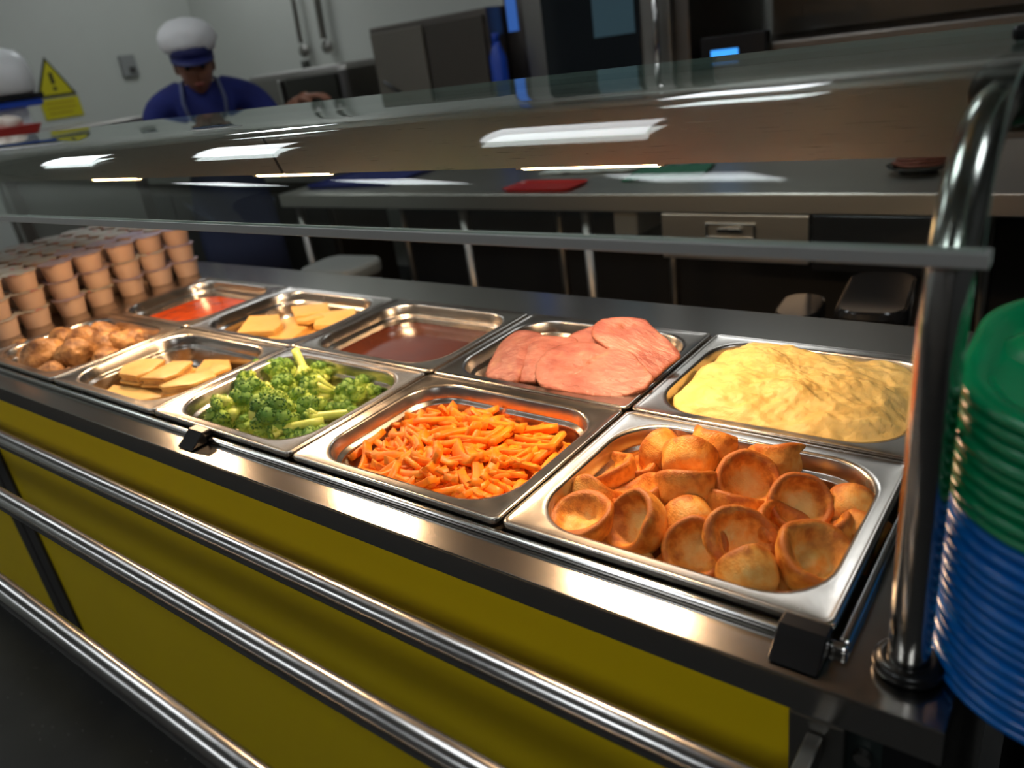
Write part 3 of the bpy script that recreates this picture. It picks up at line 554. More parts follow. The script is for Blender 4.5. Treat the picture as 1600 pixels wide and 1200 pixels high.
# ---- carrots
m_car = mat('cooked carrot', (.84, .165, .006), .42, col2=(.90, .27, .012), scale=2.2, detail=3, spec=.3, bmp=(8, .3, .0006))
def make_carrot(seed):
    bm = bmesh.new(); random.seed(seed); Lh = 1; w_, h_ = rnd(.09, .15), rnd(.06, .10); tp = rnd(.6, 1); cv = rnd(-.08, .08); tw = rnd(-.5, .5); rings = []
    for i in range(7):
        u = -1+2*i/6; s = 1-(1-tp)*(u+1)/2
        if i in (0, 6): s *= .93
        cs = []
        for a, b_ in ((1, .75), (.8, 1), (-.8, 1), (-1, .75), (-1, -.75), (-.8, -1), (.8, -1), (1, -.75)):
            t = tw*u*.5; yy = a*w_*s; zz = b_*h_*s
            cs.append(Vector((u, yy*math.cos(t)-zz*math.sin(t)+cv*u*u*2+.01*nz((u*3, a, b_), 1, seed), yy*math.sin(t)+zz*math.cos(t)+.02*nz((u, 0, 0), 2, seed))))
        rings.append(cs)
    loft(bm, rings, cap0=True, cap1=True); bmesh.ops.recalc_face_normals(bm, faces=bm.faces)
    me = bpy.data.meshes.new('carrot_stick'); bm.to_mesh(me); bm.free(); me.shade_smooth(); me.materials.append(m_car); return me
cars = [make_carrot(100+k) for k in range(9)]; random.seed(11)
cx, cy, hx, hy = opening(3, 0, .012)
def inside(x, y, hx, hy, r=.05):
    dx, dy = abs(x-cx)-(hx-r), abs(y-cy)-(hy-r)
    if dx > 0 and dy > 0: return dx*dx+dy*dy < r*r
    return abs(x-cx) < hx and abs(y-cy) < hy
def car_h(x, y): return .861+.017*math.exp(-(((x-cx)/.12)**2+((y-cy)/.09)**2))
cnt = 0
bmf = bmesh.new(); rr_ = [rrect(cx, cy, hx*s, hy*s, .04, z, 6) for s, z in ((.80, ZP-.063), (.86, ZP-.05), (.84, .853), (.5, .862), (.1, .868))]
loft(bmf, rr_, cap0=True, cap1=True); bmesh.ops.recalc_face_normals(bmf, faces=bmf.faces)
for v in bmf.verts: v.co.z += .002*nz(v.co, 90)
o = obj('carrot_sticks', bmf, m_car, smooth=True); o['kind'] = 'stuff'; tag(o, 'packed carrot sticks under the loose top layers of the carrot pan', 'carrot')
while cnt < 280:
    x, y = cx+rnd(-hx, hx), cy+rnd(-hy, hy); l = rnd(.019, .034)*(1 if rnd(0, 1) < .85 else .6)
    a = rnd(0, PI) if rnd(0, 1) < .6 else rnd(-.5, .7); ex, ey = math.cos(a)*l*.9, math.sin(a)*l*.9
    if not (inside(x+ex, y+ey, hx, hy) and inside(x-ex, y-ey, hx, hy)): continue
    lay = cnt/280; z = car_h(x, y)+(-.006+.016*lay)+rnd(-.002, .002)
    o = link(bpy.data.objects.new('carrot_stick', cars[cnt % 9])); o.location = (x, y, z); s = rnd(.85, 1.25)
    o.scale = (l, .044*s, .044*s); p = rnd(-.22, .22) if rnd(0, 1) < .93 else rnd(-1.1, 1.1)
    if abs(p) > .5: o.location.z -= .002
    o.rotation_euler = (rnd(-1.2, 1.2), p, a)
    w1 = ('left', 'middle', 'right')[min(2, int((x-cx+hx)/(2*hx)*3))]; w2 = ('front', 'centre', 'back')[min(2, int((y-cy+hy)/(2*hy)*3))]
    w3 = 'lengthwise' if abs(math.cos(a)) > .7 else 'crosswise'; w4 = ('low', 'midway', 'topmost')[min(2, int(lay*3))]
    tag(o, 'orange carrot stick lying %s, %s in the heap, %s %s of pan' % (w3, w4, w2, w1), 'carrot', 'carrot sticks in the front row pan'); cnt += 1

# ---- broccoli
m_cr = None
m, nt, b = new_mat('broccoli crown'); b.inputs['Roughness'].default_value = .5
at = nt.nodes.new('ShaderNodeAttribute'); at.attribute_name = 'bud'
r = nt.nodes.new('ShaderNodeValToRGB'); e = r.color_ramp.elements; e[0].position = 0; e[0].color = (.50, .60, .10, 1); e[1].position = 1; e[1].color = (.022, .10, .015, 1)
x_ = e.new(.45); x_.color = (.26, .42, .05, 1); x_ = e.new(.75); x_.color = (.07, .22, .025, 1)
nt.links.new(at.outputs['Fac'], r.inputs[0]); nt.links.new(r.outputs[0], b.inputs['Base Color']); bump(nt, b, 900, .5, .0006, 2); m_cr = m
m_st = mat('broccoli stem', (.42, .55, .10), .38, col2=(.56, .64, .17), scale=30, sss=.12, bmp=(80, .2, .0006))
def make_crown(seed):
    # domed head of clustered knobs, each covered in tiny buds; darker at the tips, pale below where it joins the stalks
    bm = bmesh.new(); random.seed(seed); vals = []; knobs = []
    while len(knobs) < 15:
        p = Vector((rnd(-1, 1), rnd(-1, 1), rnd(-.35, 1)))
        if .3 < p.length < 1:
            p.normalize()
            if all((p-k[0]).length > .38 for k in knobs) or rnd(0, 1) < .01: knobs.append((p, rnd(.30, .40), rnd(.58, .74)))
    for k, kr, kd in knobs:
        c = k*kd; c.z *= .9
        for q in range(70):
            u = Vector((rnd(-1, 1), rnd(-1, 1), rnd(-1, 1))).normalized()
            if u.dot(k) < -.15: continue
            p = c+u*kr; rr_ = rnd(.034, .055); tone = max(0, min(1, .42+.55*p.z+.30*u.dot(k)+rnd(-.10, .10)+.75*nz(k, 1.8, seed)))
            r_ = bmesh.ops.create_icosphere(bm, subdivisions=1, radius=rr_, matrix=Matrix.Translation(p))
            vals += [tone+.08*(v.co-p).normalized().dot(u)-.15 for v in r_['verts']]
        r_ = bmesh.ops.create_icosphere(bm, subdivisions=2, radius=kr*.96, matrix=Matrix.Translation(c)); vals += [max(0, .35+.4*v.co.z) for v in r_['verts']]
    r_ = bmesh.ops.create_icosphere(bm, subdivisions=3, radius=.62, matrix=Matrix.Translation((0, 0, -.02))); vals += [max(0, .25+.4*v.co.z) for v in r_['verts']]
    me = bpy.data.meshes.new('crown'); bm.to_mesh(me); bm.free(); me.shade_smooth(); me.materials.append(m_cr)
    a = me.attributes.new('bud', 'FLOAT', 'POINT'); a.data.foreach_set('value', vals); return me
crowns = [make_crown(k) for k in (31, 32, 33, 34)]
bl = ['behind the centre with dark crown up', 'at the back left with its thick stalk to the right', 'pale green stalk side at the left back', 'half hidden at the left', 'small and pale in the left corner', 'dark crown at the front left with fan of stalks', 'mid green at the middle left',
 'largest dark crown at the front', 'pale, behind the big front crown', 'upright pale stalk at the back', 'small dark crown at the back right', 'thick bright stalk fanning out to the left', 'yellowish branching one in the middle', 'pale branching one at the right', 'dark crown by the right wall',
 'smallest crown at the right end', 'long stalk lying at the front right', 'long pale stalk lying at the front edge', 'small dark one low at the right', 'round cut stalk end in the middle']
for i, (x, y, z, r0, dx, dy, dz, ln) in enumerate(D['broc']):
    if i == 1: x += .014; z -= .006
    random.seed(50+i); d = Vector((dx, dy, dz)); q = Vector((0, 0, 1)).rotation_difference(d)
    t = thing('broccoli_floret', 'broccoli floret, '+bl[i], 'broccoli', (x, y, z), group='broccoli florets in the front row pan'); t.rotation_euler = q.to_euler()
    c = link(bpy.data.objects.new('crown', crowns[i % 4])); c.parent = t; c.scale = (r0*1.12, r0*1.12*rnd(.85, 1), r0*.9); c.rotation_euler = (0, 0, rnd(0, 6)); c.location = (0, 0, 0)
    bm = bmesh.new(); sr = max(.0066, r0*.40)
    tube(bm, [(0, 0, -ln), (.001, 0, -ln*.75), (0, .001, -ln*.45), (0, 0, -r0*.25), (0, 0, r0*.1)], sr, 12, rr=[sr*.92, sr, sr*.95, sr*1.15, sr*1.3])
    for k in range(7):
        a = 2*PI*k/7+rnd(-.2, .2); rr2 = r0*rnd(.42, .62)
        tube(bm, [(0, 0, -min(ln*.75, r0*1.35)), (math.cos(a)*rr2*.75, math.sin(a)*rr2*.75, -r0*.62), (math.cos(a)*rr2*1.35, math.sin(a)*rr2*1.35, r0*.02)], sr*.42, 8, rr=[sr*.45, sr*.55, sr*.85])
    bmesh.ops.recalc_face_normals(bm, faces=bm.faces); obj('stalk', bm, m_st, t, smooth=True)
cx, cy, hx, hy = opening(2, 0, .02)
for k in range(10):
    random.seed(80+k); x = cx-.1+.05*(k % 5); y = cy-.04+.075*(k//5)
    t = thing('broccoli_floret', 'broccoli floret in the bottom layer, %s of its %s row' % (('leftmost', 'second from the left', 'middle one', 'second from the right', 'rightmost')[k % 5], ('front', 'back')[k//5]), 'broccoli', (x, y, .860), group='broccoli florets in the bottom layer'); t.rotation_euler = (rnd(-.5, .5), rnd(-.5, .5), 0)
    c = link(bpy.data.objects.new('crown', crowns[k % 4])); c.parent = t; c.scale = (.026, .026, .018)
    obj('stalk', T([(0, 0, -.018), (0, 0, .0)], .009, 10), m_st, t, smooth=True)
random.seed(5)

# ================================================================ heated display: posts, curved glass, canopy with lamps
gan = thing('heated_display', 'curved glass food guard with steel posts and lamp canopy over the pans', 'food guard', (0, 0, 0))
ppts = [(0, CT), (0, .95), (.003, 1.05), (.006, 1.13)]+[(.006+.115*(1-math.cos(a)), 1.13+.115*math.sin(a)) for a in (PI/2*k/12 for k in range(1, 13))]+[(.17, 1.2455), (.205, 1.2455)]
for x in (.367, -1.95):
    p = obj('post', T([(x, y, z) for y, z in ppts], .0135, 28), M['tube'], gan); sharp(p, 50)
    obj('collar', torus(bmesh.new(), (x, 0, CT+.0065), .0158, .0072, 'z', sq=.9), M['rubber'], p, smooth=True)
    obj('collar', torus(bmesh.new(), (x, .190, 1.2455), .0170, .0085, 'y', sq=1), M['rubber'], p, smooth=True)
# canopy: front face slopes back underneath
GX0, GX1 = -2.0, .352
def extr(bm, prof, x0, x1):
    A = [bm.verts.new((x0, y, z)) for y, z in prof]; C2 = [bm.verts.new((x1, y, z)) for y, z in prof]
    bm.faces.new(A); bm.faces.new(C2[::-1])
    for i in range(len(prof)): bm.faces.new((A[i], C2[i], C2[(i+1) % len(prof)], A[(i+1) % len(prof)]))
    bmesh.ops.recalc_face_normals(bm, faces=bm.faces)
cprof = [(.2, 1.264), (.2, 1.258), (.222, 1.197), (.226, 1.197), (.232, 1.222), (.40, 1.222), (.408, 1.197), (.412, 1.197), (.42, 1.258), (.42, 1.264)]
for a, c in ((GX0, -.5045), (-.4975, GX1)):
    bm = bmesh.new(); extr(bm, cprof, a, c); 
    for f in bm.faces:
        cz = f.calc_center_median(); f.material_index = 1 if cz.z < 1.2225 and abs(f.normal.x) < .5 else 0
    obj('canopy', bm, [M['gantry'], mat('darkened canopy underside', (.12, .11, .10), .45, .6)], gan)  # underside colour darkened to dim its reflection in the counter lip
bm = bmesh.new(); extr(bm, [(.2008, 1.263), (.2008, 1.258), (.2225, 1.198), (.4115, 1.198), (.4190, 1.258), (.4190, 1.263)], -.5044, -.4976); obj('canopy_joint', bm, M['black'], gan)
obj('canopy_end', B(.352, .392, .208, .412, 1.215, 1.2635), M['black'], gan, bevel=.004)
for x in (-.035, -.555, -1.10):
    hl = obj('heat_lamp', B(x-.125, x+.125, .262, .298, 1.2165, 1.2218), M['tube'], gan, bevel=.001)
    obj('tube', T([(x-.088, .28, 1.1885), (x+.088, .28, 1.1885)], .0048, 10), M['lamp_tube'], hl, smooth=True)
    ec = bmesh.new(); box(ec, x-.096, x-.088, .274, .286, 1.1855, 1.2164); box(ec, x+.088, x+.096, .274, .286, 1.1855, 1.2164); obj('holder', ec, M['white_pl'], hl)
    ld = bpy.data.lights.new('heat_lamp_light', 'AREA'); ld.shape = 'RECTANGLE'; ld.size = .15; ld.size_y = .03; ld.energy = LAMP_W; ld.color = LAMP_C
    lo_ = link(bpy.data.objects.new('heat_lamp_light', ld)); lo_.location = (x, .28, 1.1825); lo_.parent = gan
# glass
gp = [(.0, 1.186), (.0, 1.198), (.001, 1.21), (.004, 1.222), (.0095, 1.234), (.018, 1.2455), (.029, 1.2555), (.043, 1.2635), (.060, 1.269), (.08, 1.2722), (.105, 1.2735), (.14, 1.274), (.20, 1.274), (.42, 1.274)]
for a, c in ((-1.98, .3845),):
    bm = bmesh.new(); o_ = []; i_ = []
    for k, (y, z) in enumerate(gp):
        y0, z0 = gp[max(k-1, 0)]; y1, z1 = gp[min(k+1, len(gp)-1)]; d = Vector((0, y1-y0, z1-z0)).normalized(); nn = Vector((0, -d.z, d.y)); hw = .003
        o_.append(Vector((0, y, z))+nn*hw); i_.append(Vector((0, y, z))-nn*hw)
    ring = o_+i_[::-1]
    A = [bm.verts.new((a, p.y, p.z)) for p in ring]; C2 = [bm.verts.new((c, p.y, p.z)) for p in ring]; L = len(ring)
    for i in range(L):
        f = bm.faces.new((A[i], C2[i], C2[(i+1) % L], A[(i+1) % L])); f.smooth = i not in (L-1, len(gp)-1)
        if i in (L-1, len(gp)-1): f.material_index = 1
    h = len(gp)
    for i in range(h-1):
        f = bm.faces.new((A[i], A[i+1], A[L-2-i], A[L-1-i])); f.material_index = 1
        f = bm.faces.new((C2[i], C2[L-1-i], C2[L-2-i], C2[i+1])); f.material_index = 1
    bmesh.ops.recalc_face_normals(bm, faces=bm.faces)
    for e_ in bm.edges:
        if e_.calc_face_angle(0) > .9: e_.smooth = False
    obj('curved_glass', bm, [M['glass'], M['glass_edge']], gan)
ch = bmesh.new(); extr(ch, [(-.0052, 1.1795), (-.0052, 1.1885), (-.0036, 1.1885), (-.0036, 1.1830), (.0036, 1.1830), (.0036, 1.1885), (.0052, 1.1885), (.0052, 1.1795)], -1.985, .388)
obj('glass_channel', ch, mat('pale channel trim', (.62, .62, .60), .35, .3), gan, bevel=.0008)
for x in (.374,):
    bm = bmesh.new(); box(bm, x-.010, x+.012, .19, .215, 1.2775, 1.287); box(bm, x-.004, x+.004, .198, .207, 1.264, 1.2705)
    obj('glass_clamp', bm, M['black'], gan, bevel=.003 if x > 0 else 0)

# ================================================================ stacked trays on the right
sh = thing('tray_shelf', 'dark steel shelf beside the right end of the counter, under the trays', 'shelf', (.7, .22, 0))
obj('top', B(-.289, .34, -.205, .26, .855, .8853), M['dark_steel'], sh, bevel=.002)
for sx in (-.24, .31):
    for sy in (-.15, .2): obj('leg', B(sx-.015, sx+.015, sy-.015, sy+.015, 0, .855), M['void'], sh)
obj('back_panel', B(-.28, .33, .243, .255, .05, .855), M['void'], sh)
def tray_mesh(m):
    bm = bmesh.new(); cx_, cy_, hx_, hy_ = 0, 0, .178, .128; n = 14
    def ring(s, z, r, wav=0):
        out = rrect(cx_, cy_, hx_-s, hy_-s, r, z, n)
        if wav:
            for k, p in enumerate(out):
                a = math.atan2(p.y, p.x); p.x *= 1+wav*math.cos(9*a); p.y *= 1+wav*math.cos(9*a)
        return out
    rs = [ring(.006, -.0035, .086), ring(.0, -.003, .09), ring(-.0005, .0, .09), ring(.001, .0022, .09), ring(.005, .003, .088), ring(.011, .0026, .082), ring(.016, .0005, .078), ring(.02, -.004, .074), ring(.024, -.0055, .07)]
    loft(bm, rs, cap1=True); bmesh.ops.recalc_face_normals(bm, faces=bm.faces)
    if sum(f.normal.z*f.calc_area() for f in bm.faces) < 0: bmesh.ops.reverse_faces(bm, faces=bm.faces)
    me = bpy.data.meshes.new('tray'); bm.to_mesh(me); bm.free(); me.shade_smooth(); me.materials.append(m); return me
def bowl_mesh(m):
    # raised scalloped divider of the tray: wavy island
    bm = bmesh.new(); rs = []
    for s, z in ((1, -.0054), (.93, -.001), (.86, .0022), (.78, .0028), (.70, .001), (.62, -.003), (.5, -.0052), (.1, -.0053)):
        rs.append([Vector((.075*s*math.cos(a)*(1+.10*math.cos(6*a)), .075*s*math.sin(a)*(1+.10*math.cos(6*a)), z)) for a in (2*PI*k/60 for k in range(60))])
    loft(bm, rs, cap1=True); bmesh.ops.recalc_face_normals(bm, faces=bm.faces)
    if sum(f.normal.z*f.calc_area() for f in bm.faces) < 0: bmesh.ops.reverse_faces(bm, faces=bm.faces)
    me = bpy.data.meshes.new('divider'); bm.to_mesh(me); bm.free(); me.shade_smooth(); me.materials.append(m); return me
tm = {c: tray_mesh(M[c+'_tray']) for c in ('blue', 'green')}; dm = {c: bowl_mesh(M[c+'_tray']) for c in ('blue', 'green')}
ordw = ['top', 'second', 'third', 'fourth', 'fifth', 'sixth', 'seventh', 'eighth', 'ninth', 'tenth', 'eleventh', 'twelfth', 'thirteenth', 'fourteenth', 'fifteenth']
NT, NB = 24, 15
random.seed(21)
for k in range(NT):
    c = 'blue' if k < NB else 'green'; idx = (NB-1-k) if c == 'blue' else (NT-1-k)
    t = link(bpy.data.objects.new(c+'_tray', tm[c])); t.location = (.372+.178+rnd(-.0015, .0015), .09+rnd(-.0015, .0015), .8915+k*.0090); t.rotation_euler = (0, 0, rnd(-.006, .006))
    tag(t, '%s plastic meal tray, %s from the top among the %s ones' % (c, ordw[idx], c) if idx else '%s plastic meal tray lying on top of the other %s ones' % (c, c), 'tray', c+' trays stacked beside the post')
    d = link(bpy.data.objects.new('divider', dm[c])); d.parent = t; d.location = (-.082, .015, 0)

# ================================================================ stacked portion pots
m_cup = mat('peach plastic pot', (.48, .335, .25), .4, col2=(.45, .31, .23), scale=20, sss=.1)
m_lid = mat('printed foil lid', (.36, .33, .37), .4, col2=(.28, .2, .28), scale=70, detail=2)
m_lid2 = mat('printed foil lid red', (.38, .36, .31), .4, col2=(.42, .05, .05), scale=38, detail=1, lo=.58, hi=.62)
def lathe(bm, prof, n=24, c=(0, 0, 0)):
    rings = [[Vector((c[0]+r*math.cos(2*PI*k/n), c[1]+r*math.sin(2*PI*k/n), c[2]+z)) for k in range(n)] for r, z in prof]
    loft(bm, rings, cap0=True, cap1=True); bmesh.ops.recalc_face_normals(bm, faces=bm.faces); return bm
bm = lathe(bmesh.new(), [(.027, 0), (.0275, .001), (.0325, .035), (.0330, .0375), (.0355, .0378), (.0358, .0390), (.0352, .0395), (.0330, .0395)])
me_c = bpy.data.meshes.new('portion_pot'); bm.to_mesh(me_c); bm.free(); me_c.materials.append(m_cup); me_c.shade_smooth()
def lidm(m, red):
    bm = bmesh.new(); n = 24
    rings = [[Vector((r*(1+(.03 if r > .03 else 0)*math.cos(3*2*PI*k/n))*math.cos(2*PI*k/n), r*math.sin(2*PI*k/n), z+(.0006*math.sin(k*1.9) if r > .02 else 0))) for k in range(n)] for r, z in ((.0365, .0398), (.0368, .0405), (.030, .0408), (.015, .0412), (.004, .0410))]
    # pull tab
    loft(bm, rings, cap0=True, cap1=True)
    box(bm, .033, .043, -.006, .006, .0400, .0406); bmesh.ops.recalc_face_normals(bm, faces=bm.faces)
    me = bpy.data.meshes.new('lid'); bm.to_mesh(me); bm.free(); me.materials.append(m); return me
lids = [lidm(m_lid, 0), lidm(m_lid2, 1)]
rowt = ['first', 'second', 'third', 'fourth', 'fifth', 'sixth', 'seventh', 'eighth']; lyt = ['bottom', 'middle', 'top']
random.seed(9)
for c in range(7):           # along the depth of the counter
    for r_ in range(6):      # away to the left
        for l in range(3):
            x = -1.462-.076*r_+rnd(-.003, .003)-.006*(c % 2); y = .555-.0755*c+rnd(-.003, .003)
            if r_ > 0 and l == 2 and random.random() < .0: continue
            o = link(bpy.data.objects.new('portion_pot', me_c)); o.location = (x+rnd(-.002, .002), y+rnd(-.002, .002), CT+.0004+l*.0418); o.rotation_euler = (0, 0, rnd(0, 6))
            tag(o, 'peach dessert pot, %s layer, %s from the back, %s row from the pans' % (lyt[l], rowt[c], rowt[r_]), 'pot', 'dessert pots stacked on the counter')
            d = link(bpy.data.objects.new('lid', lids[0 if r_ < 2 and c < 5 and random.random() < .8 else 1])); d.parent = o

# ================================================================ kitchen behind: prep counter
pc = thing('prep_counter', 'long stainless prep counter behind the serving counter', 'counter', (0, 0, 0))
PZ = .892
obj('worktop', B(-2.25, 1.3, 1.45, 2.12, PZ-.052, PZ), M['prep'], pc, bevel=.004)
ft = bmesh.new()
for x in (-2.2, -1.62, -.62, .16, 1.25):
    for y in (1.50, 2.06): tube(ft, [(x, y, 0), (x, y, PZ-.052)], .018, 12)
for i, x in enumerate((-2.2, -1.32, -.83, .16, 1.25)):
    for y in (1.50, 2.06):
        o = obj('leg', T([(x, y, 0), (x, y, PZ-.052)], .018, 12), M['dark_steel'], pc, smooth=True)
ft.free()
obj('undershelf', B(-2.2, 1.2, 1.56, 2.0, .22, .24), M['dark_steel'], pc)
dr = obj('drawer', B(-.556, -.156, 1.448, 1.95, .713, .838), M['prep'], pc, bevel=.003)
hd = bmesh.new(); ringy = ((-.425, -.29, .775, .779), (-.425, -.29, .812, .816), (-.425, -.42, .779, .812), (-.295, -.29, .779, .812))
for a, b_, c, d in ringy: box(hd, a, b_, 1.442, 1.448, c, d)
box(hd, -.39, -.325, 1.436, 1.442, .792, .804)
obj('handle', hd, M['tube'], dr, bevel=.001)
obj('drawer_front', B(-.15, .125, 1.452, 1.47, .70, .838), M['black_gloss'], pc, bevel=.002)
bk = bmesh.new(); box(bk, -2.2, 1.25, 2.06, 2.08, .05, .82)
obj('back_panel', bk, M['void'], pc)
lk = bmesh.new(); box(lk, -.74, -.66, 1.50, 1.9, .755, .835); obj('storage_tub', lk, mat('grey tub', (.22, .22, .21), .4), pc, bevel=.008)

# items on the prep counter
def flat_tray(name, label, cat, x, y, sx, sy, h, m, rz=0):
    bm = bmesh.new()
    rs = [rrect(0, 0, sx-.012, sy-.012, .02, 0), rrect(0, 0, sx-.004, sy-.004, .024, h*.7), rrect(0, 0, sx, sy, .026, h), rrect(0, 0, sx-.003, sy-.003, .024, h), rrect(0, 0, sx-.012, sy-.012, .02, h*.35), rrect(0, 0, sx*.5, sy*.5, .02, h*.3)]
    loft(bm, rs, cap0=True, cap1=True); bmesh.ops.recalc_face_normals(bm, faces=bm.faces)
    o = obj(name, bm, m); o.location = (x, y, PZ); o.rotation_euler = (0, 0, rz); return tag(o, label, cat)
flat_tray('red_tray', 'shallow red tray on the prep counter above the gravy', 'tray', -1.0, 1.54, .13, .07, .010, M['red_pl'])
flat_tray('blue_tray', 'shallow dark blue tray at the left of the prep counter', 'tray', -1.98, 1.72, .22, .17, .014, M['navy'], .1)
def cloth(name, label, x, y, sx, sy, m, seed, rz=0):
    bm = bmesh.new(); nx, ny = 18, 12; g = [[bm.verts.new((sx*(i/nx*2-1), sy*(j/ny*2-1), .006+.010*abs(nz((i*.35, j*.35, 0), 1, seed)))) for j in range(ny+1)] for i in range(nx+1)]
    for i in range(nx):
        for j in range(ny): bm.faces.new((g[i][j], g[i+1][j], g[i+1][j+1], g[i][j+1]))
    o = obj(name, bm, m, smooth=True); md = o.modifiers.new('t', 'SOLIDIFY'); md.thickness = .003; o.location = (x, y, PZ); o.rotation_euler = (0, 0, rz); return tag(o, label, 'cloth')
cloth('folded_cloth', 'green cloth lying on the prep counter at the middle', -.66, 1.72, .12, .10, mat('green cloth', (.03, .16, .09), .8), 3, .2)
cloth('folded_cloth', 'white paper cloth on the prep counter beside the red tray', -.98, 1.82, .18, .08, mat('white paper cloth', (.6, .62, .58), .8), 4, .1)
st = thing('carving_dish', 'low dark carving dish holding meat on the prep counter', 'dish', (.035, 1.68, PZ))
obj('foot', lathe(bmesh.new(), [(.045, 0), (.045, .004), (.03, .006), (.03, .010), (.05, .013)]), M['black_gloss'], st, smooth=True)
obj('plate', lathe(bmesh.new(), [(.03, .0132), (.07, .015), (.075, .021), (.06, .018)]), M['black_gloss'], st, smooth=True)
for k in range(4):
    P = [(.035+(.062-.004*k)*math.cos(a)*(1+.1*math.sin(3*a+k)), 1.68+(.05-.003*k)*math.sin(a), PZ+.0265+.0075*k) for a in (2*PI*i/10 for i in range(10))]
    meat_slice(P, .005, 'meat slice on the dark carving dish, %s' % ['bottom of the pile', 'second from the bottom', 'second from the top', 'top of the pile'][k], 30+k, .001)['group'] = 'meat slices on the carving dish'

# bins in the gap between the counters
def bin_(x, y, hx, hy, z, mb, ml, label, rz=0):
    t = thing('lidded_bin', label, 'bin', (x, y, 0), rz)
    bm = bmesh.new(); loft(bm, [rrect(0, 0, hx*.8, hy*.8, .05, 0), rrect(0, 0, hx*.93, hy*.93, .05, z-.04)], cap0=True, cap1=True); bmesh.ops.recalc_face_normals(bm, faces=bm.faces); sharp(obj('body', bm, mb, t))
    bm = bmesh.new(); loft(bm, [rrect(0, 0, hx*.97, hy*.97, .05, z-.045), rrect(0, 0, hx, hy, .055, z-.035), rrect(0, 0, hx, hy, .055, z-.012), rrect(0, 0, hx*.95, hy*.96, .05, z-.002), rrect(0, 0, hx*.90, hy*.92, .046, z-.0035), rrect(0, 0, hx*.86, hy*.9, .042, z), rrect(0, 0, hx*.3, hy*.3, .02, z+.0005)], cap0=True, cap1=True)
    bmesh.ops.recalc_face_normals(bm, faces=bm.faces); sharp(obj('lid', bm, ml, t), 25); return t
bin_(.052, 1.255, .072, .15, .725, M['black'], M['black_gloss'], 'black bin with glossy lid behind the mash pan', .12)
bin_(-.095, 1.20, .048, .085, .70, M['black'], M['black_gloss'], 'smaller black bin left of the glossy lidded one', .12)
bin_(-1.70, 1.24, .13, .10, .70, M['dark_steel'], mat('grey lid', (.25, .27, .25), .3), 'grey lidded bin far left under the glass', .1)

# ---- equipment along the back
def machine(name, label, cat, x0, x1, y0, y1, z0, z1, body):
    t = thing(name, label, cat, ((x0+x1)/2, (y0+y1)/2, 0)); return t, (x0+x1)/2, (y0+y1)/2
# oven
ox, oy = -1.02, 2.75
ov = thing('combi_oven', 'tall dark combination oven with bluish reflection painted on its glass door against the back wall', 'oven', (ox, oy, 0))
obj('body', B(-.72, .12, -.33, .4, .12, 1.95), M['oven_steel'], ov, bevel=.01)
dd = obj('door', B(-.60, .06, -.365, -.332, .60, 1.86), M['dark_steel'], ov, bevel=.006)
obj('door_glass', B(-.50, -.06, -.372, -.366, .72, 1.76), M['oven_glass'], dd, bevel=.002)
obj('painted_reflection', B(-.26, -.08, -.3755, -.3725, 1.29, 1.72), mat('bluish window reflection', (.10, .20, .26), .25), dd)  # bluish patch painted on the door glass as a reflection, not a lamp
obj('handle', T([(.02, -.40, .95), (.02, -.40, 1.6)], .012, 12), M['tube'], dd, smooth=True)
obj('indicator', B(-.70, -.65, -.336, -.331, 1.36, 1.75), M['blue_glow'], ov)
for sx in (-.65, .05):
    for sy in (-.28, .35): obj('foot', B(sx-.02, sx+.02, sy-.02, sy+.02, 0, .12), M['void'], ov)
# right hand unit with display
rg = thing('cooking_range', 'dark steel cooking range with small blue display right of the oven', 'oven', (.1, 2.75, 0))
obj('body', B(-.95, .95, -.33, .4, .12, 1.20), M['oven_steel'], rg, bevel=.01)
obj('hood', B(-.93, .93, -.30, .4, 1.38, 1.80), M['oven_steel'], rg, bevel=.01)
obj('riser', B(-.92, .92, .30, .4, 1.2, 1.38), M['dark_steel'], rg)
cp = obj('control_panel', B(-.97+.03, -.70, -.375, -.331, 1.10, 1.24), M['black'], rg, bevel=.004)
obj('display', B(-.90, -.80, -.3785, -.3755, 1.145, 1.195), M['screen'], cp)
for k in range(4):
    d = obj('oven_door', B(-.66+.4*k, -.29+.4*k, -.348, -.331, .3, 1.05), M['dark_steel'], rg, bevel=.005)
    obj('handle', T([(-.62+.4*k, -.372, .98), (-.33+.4*k, -.372, .98)], .009, 10), M['tube'], d, smooth=True)
for sx in (-.9, .9):
    for sy in (-.28, .35): obj('foot', B(sx-.02, sx+.02, sy-.02, sy+.02, 0, .12), M['void'], rg)
# dull steel box unit at the middle, standing on a table
tb = thing('back_table', 'steel table along the back wall carrying the steel cabinets', 'table', (-2.6, 2.65, 0))
obj('tabletop', B(-1.4, .8, -.4, .4, 1.13-.24, 1.17-.24), M['prep'], tb, bevel=.003)
for sx in (-1.35, -.2, .75):
    for sy in (-.35, .35): obj('leg', B(sx-.02, sx+.02, sy-.02, sy+.02, 0, .89), M['dark_steel'], tb)
hb = thing('holding_cabinet', 'brown grey steel holding cabinet on the back table left of the oven', 'cabinet', (-2.08, 2.62, .9305))
obj('body', B(-.36, .34, -.32, .3, 0, .535), M['oven_steel'], hb, bevel=.006)
obj('door', B(-.345, -.02, -.336, -.321, .03, .51), mat('warm grey door', (.16, .145, .115), .5), hb, bevel=.004)
obj('door', B(0, .325, -.336, -.321, .03, .51), mat('dark brown door', (.06, .05, .038), .5), hb, bevel=.004)
obj('handle', T([(-.29, -.352, .30), (-.12, -.352, .20)], .008, 10), M['black'], hb, smooth=True)
mw = thing('microwave', 'low dark steel appliance on the back table behind the person', 'appliance', (-2.98, 2.4, .9305))
obj('body', B(-.42, .36, -.15, .25, 0, .41), M['dark_steel'], mw, bevel=.03)
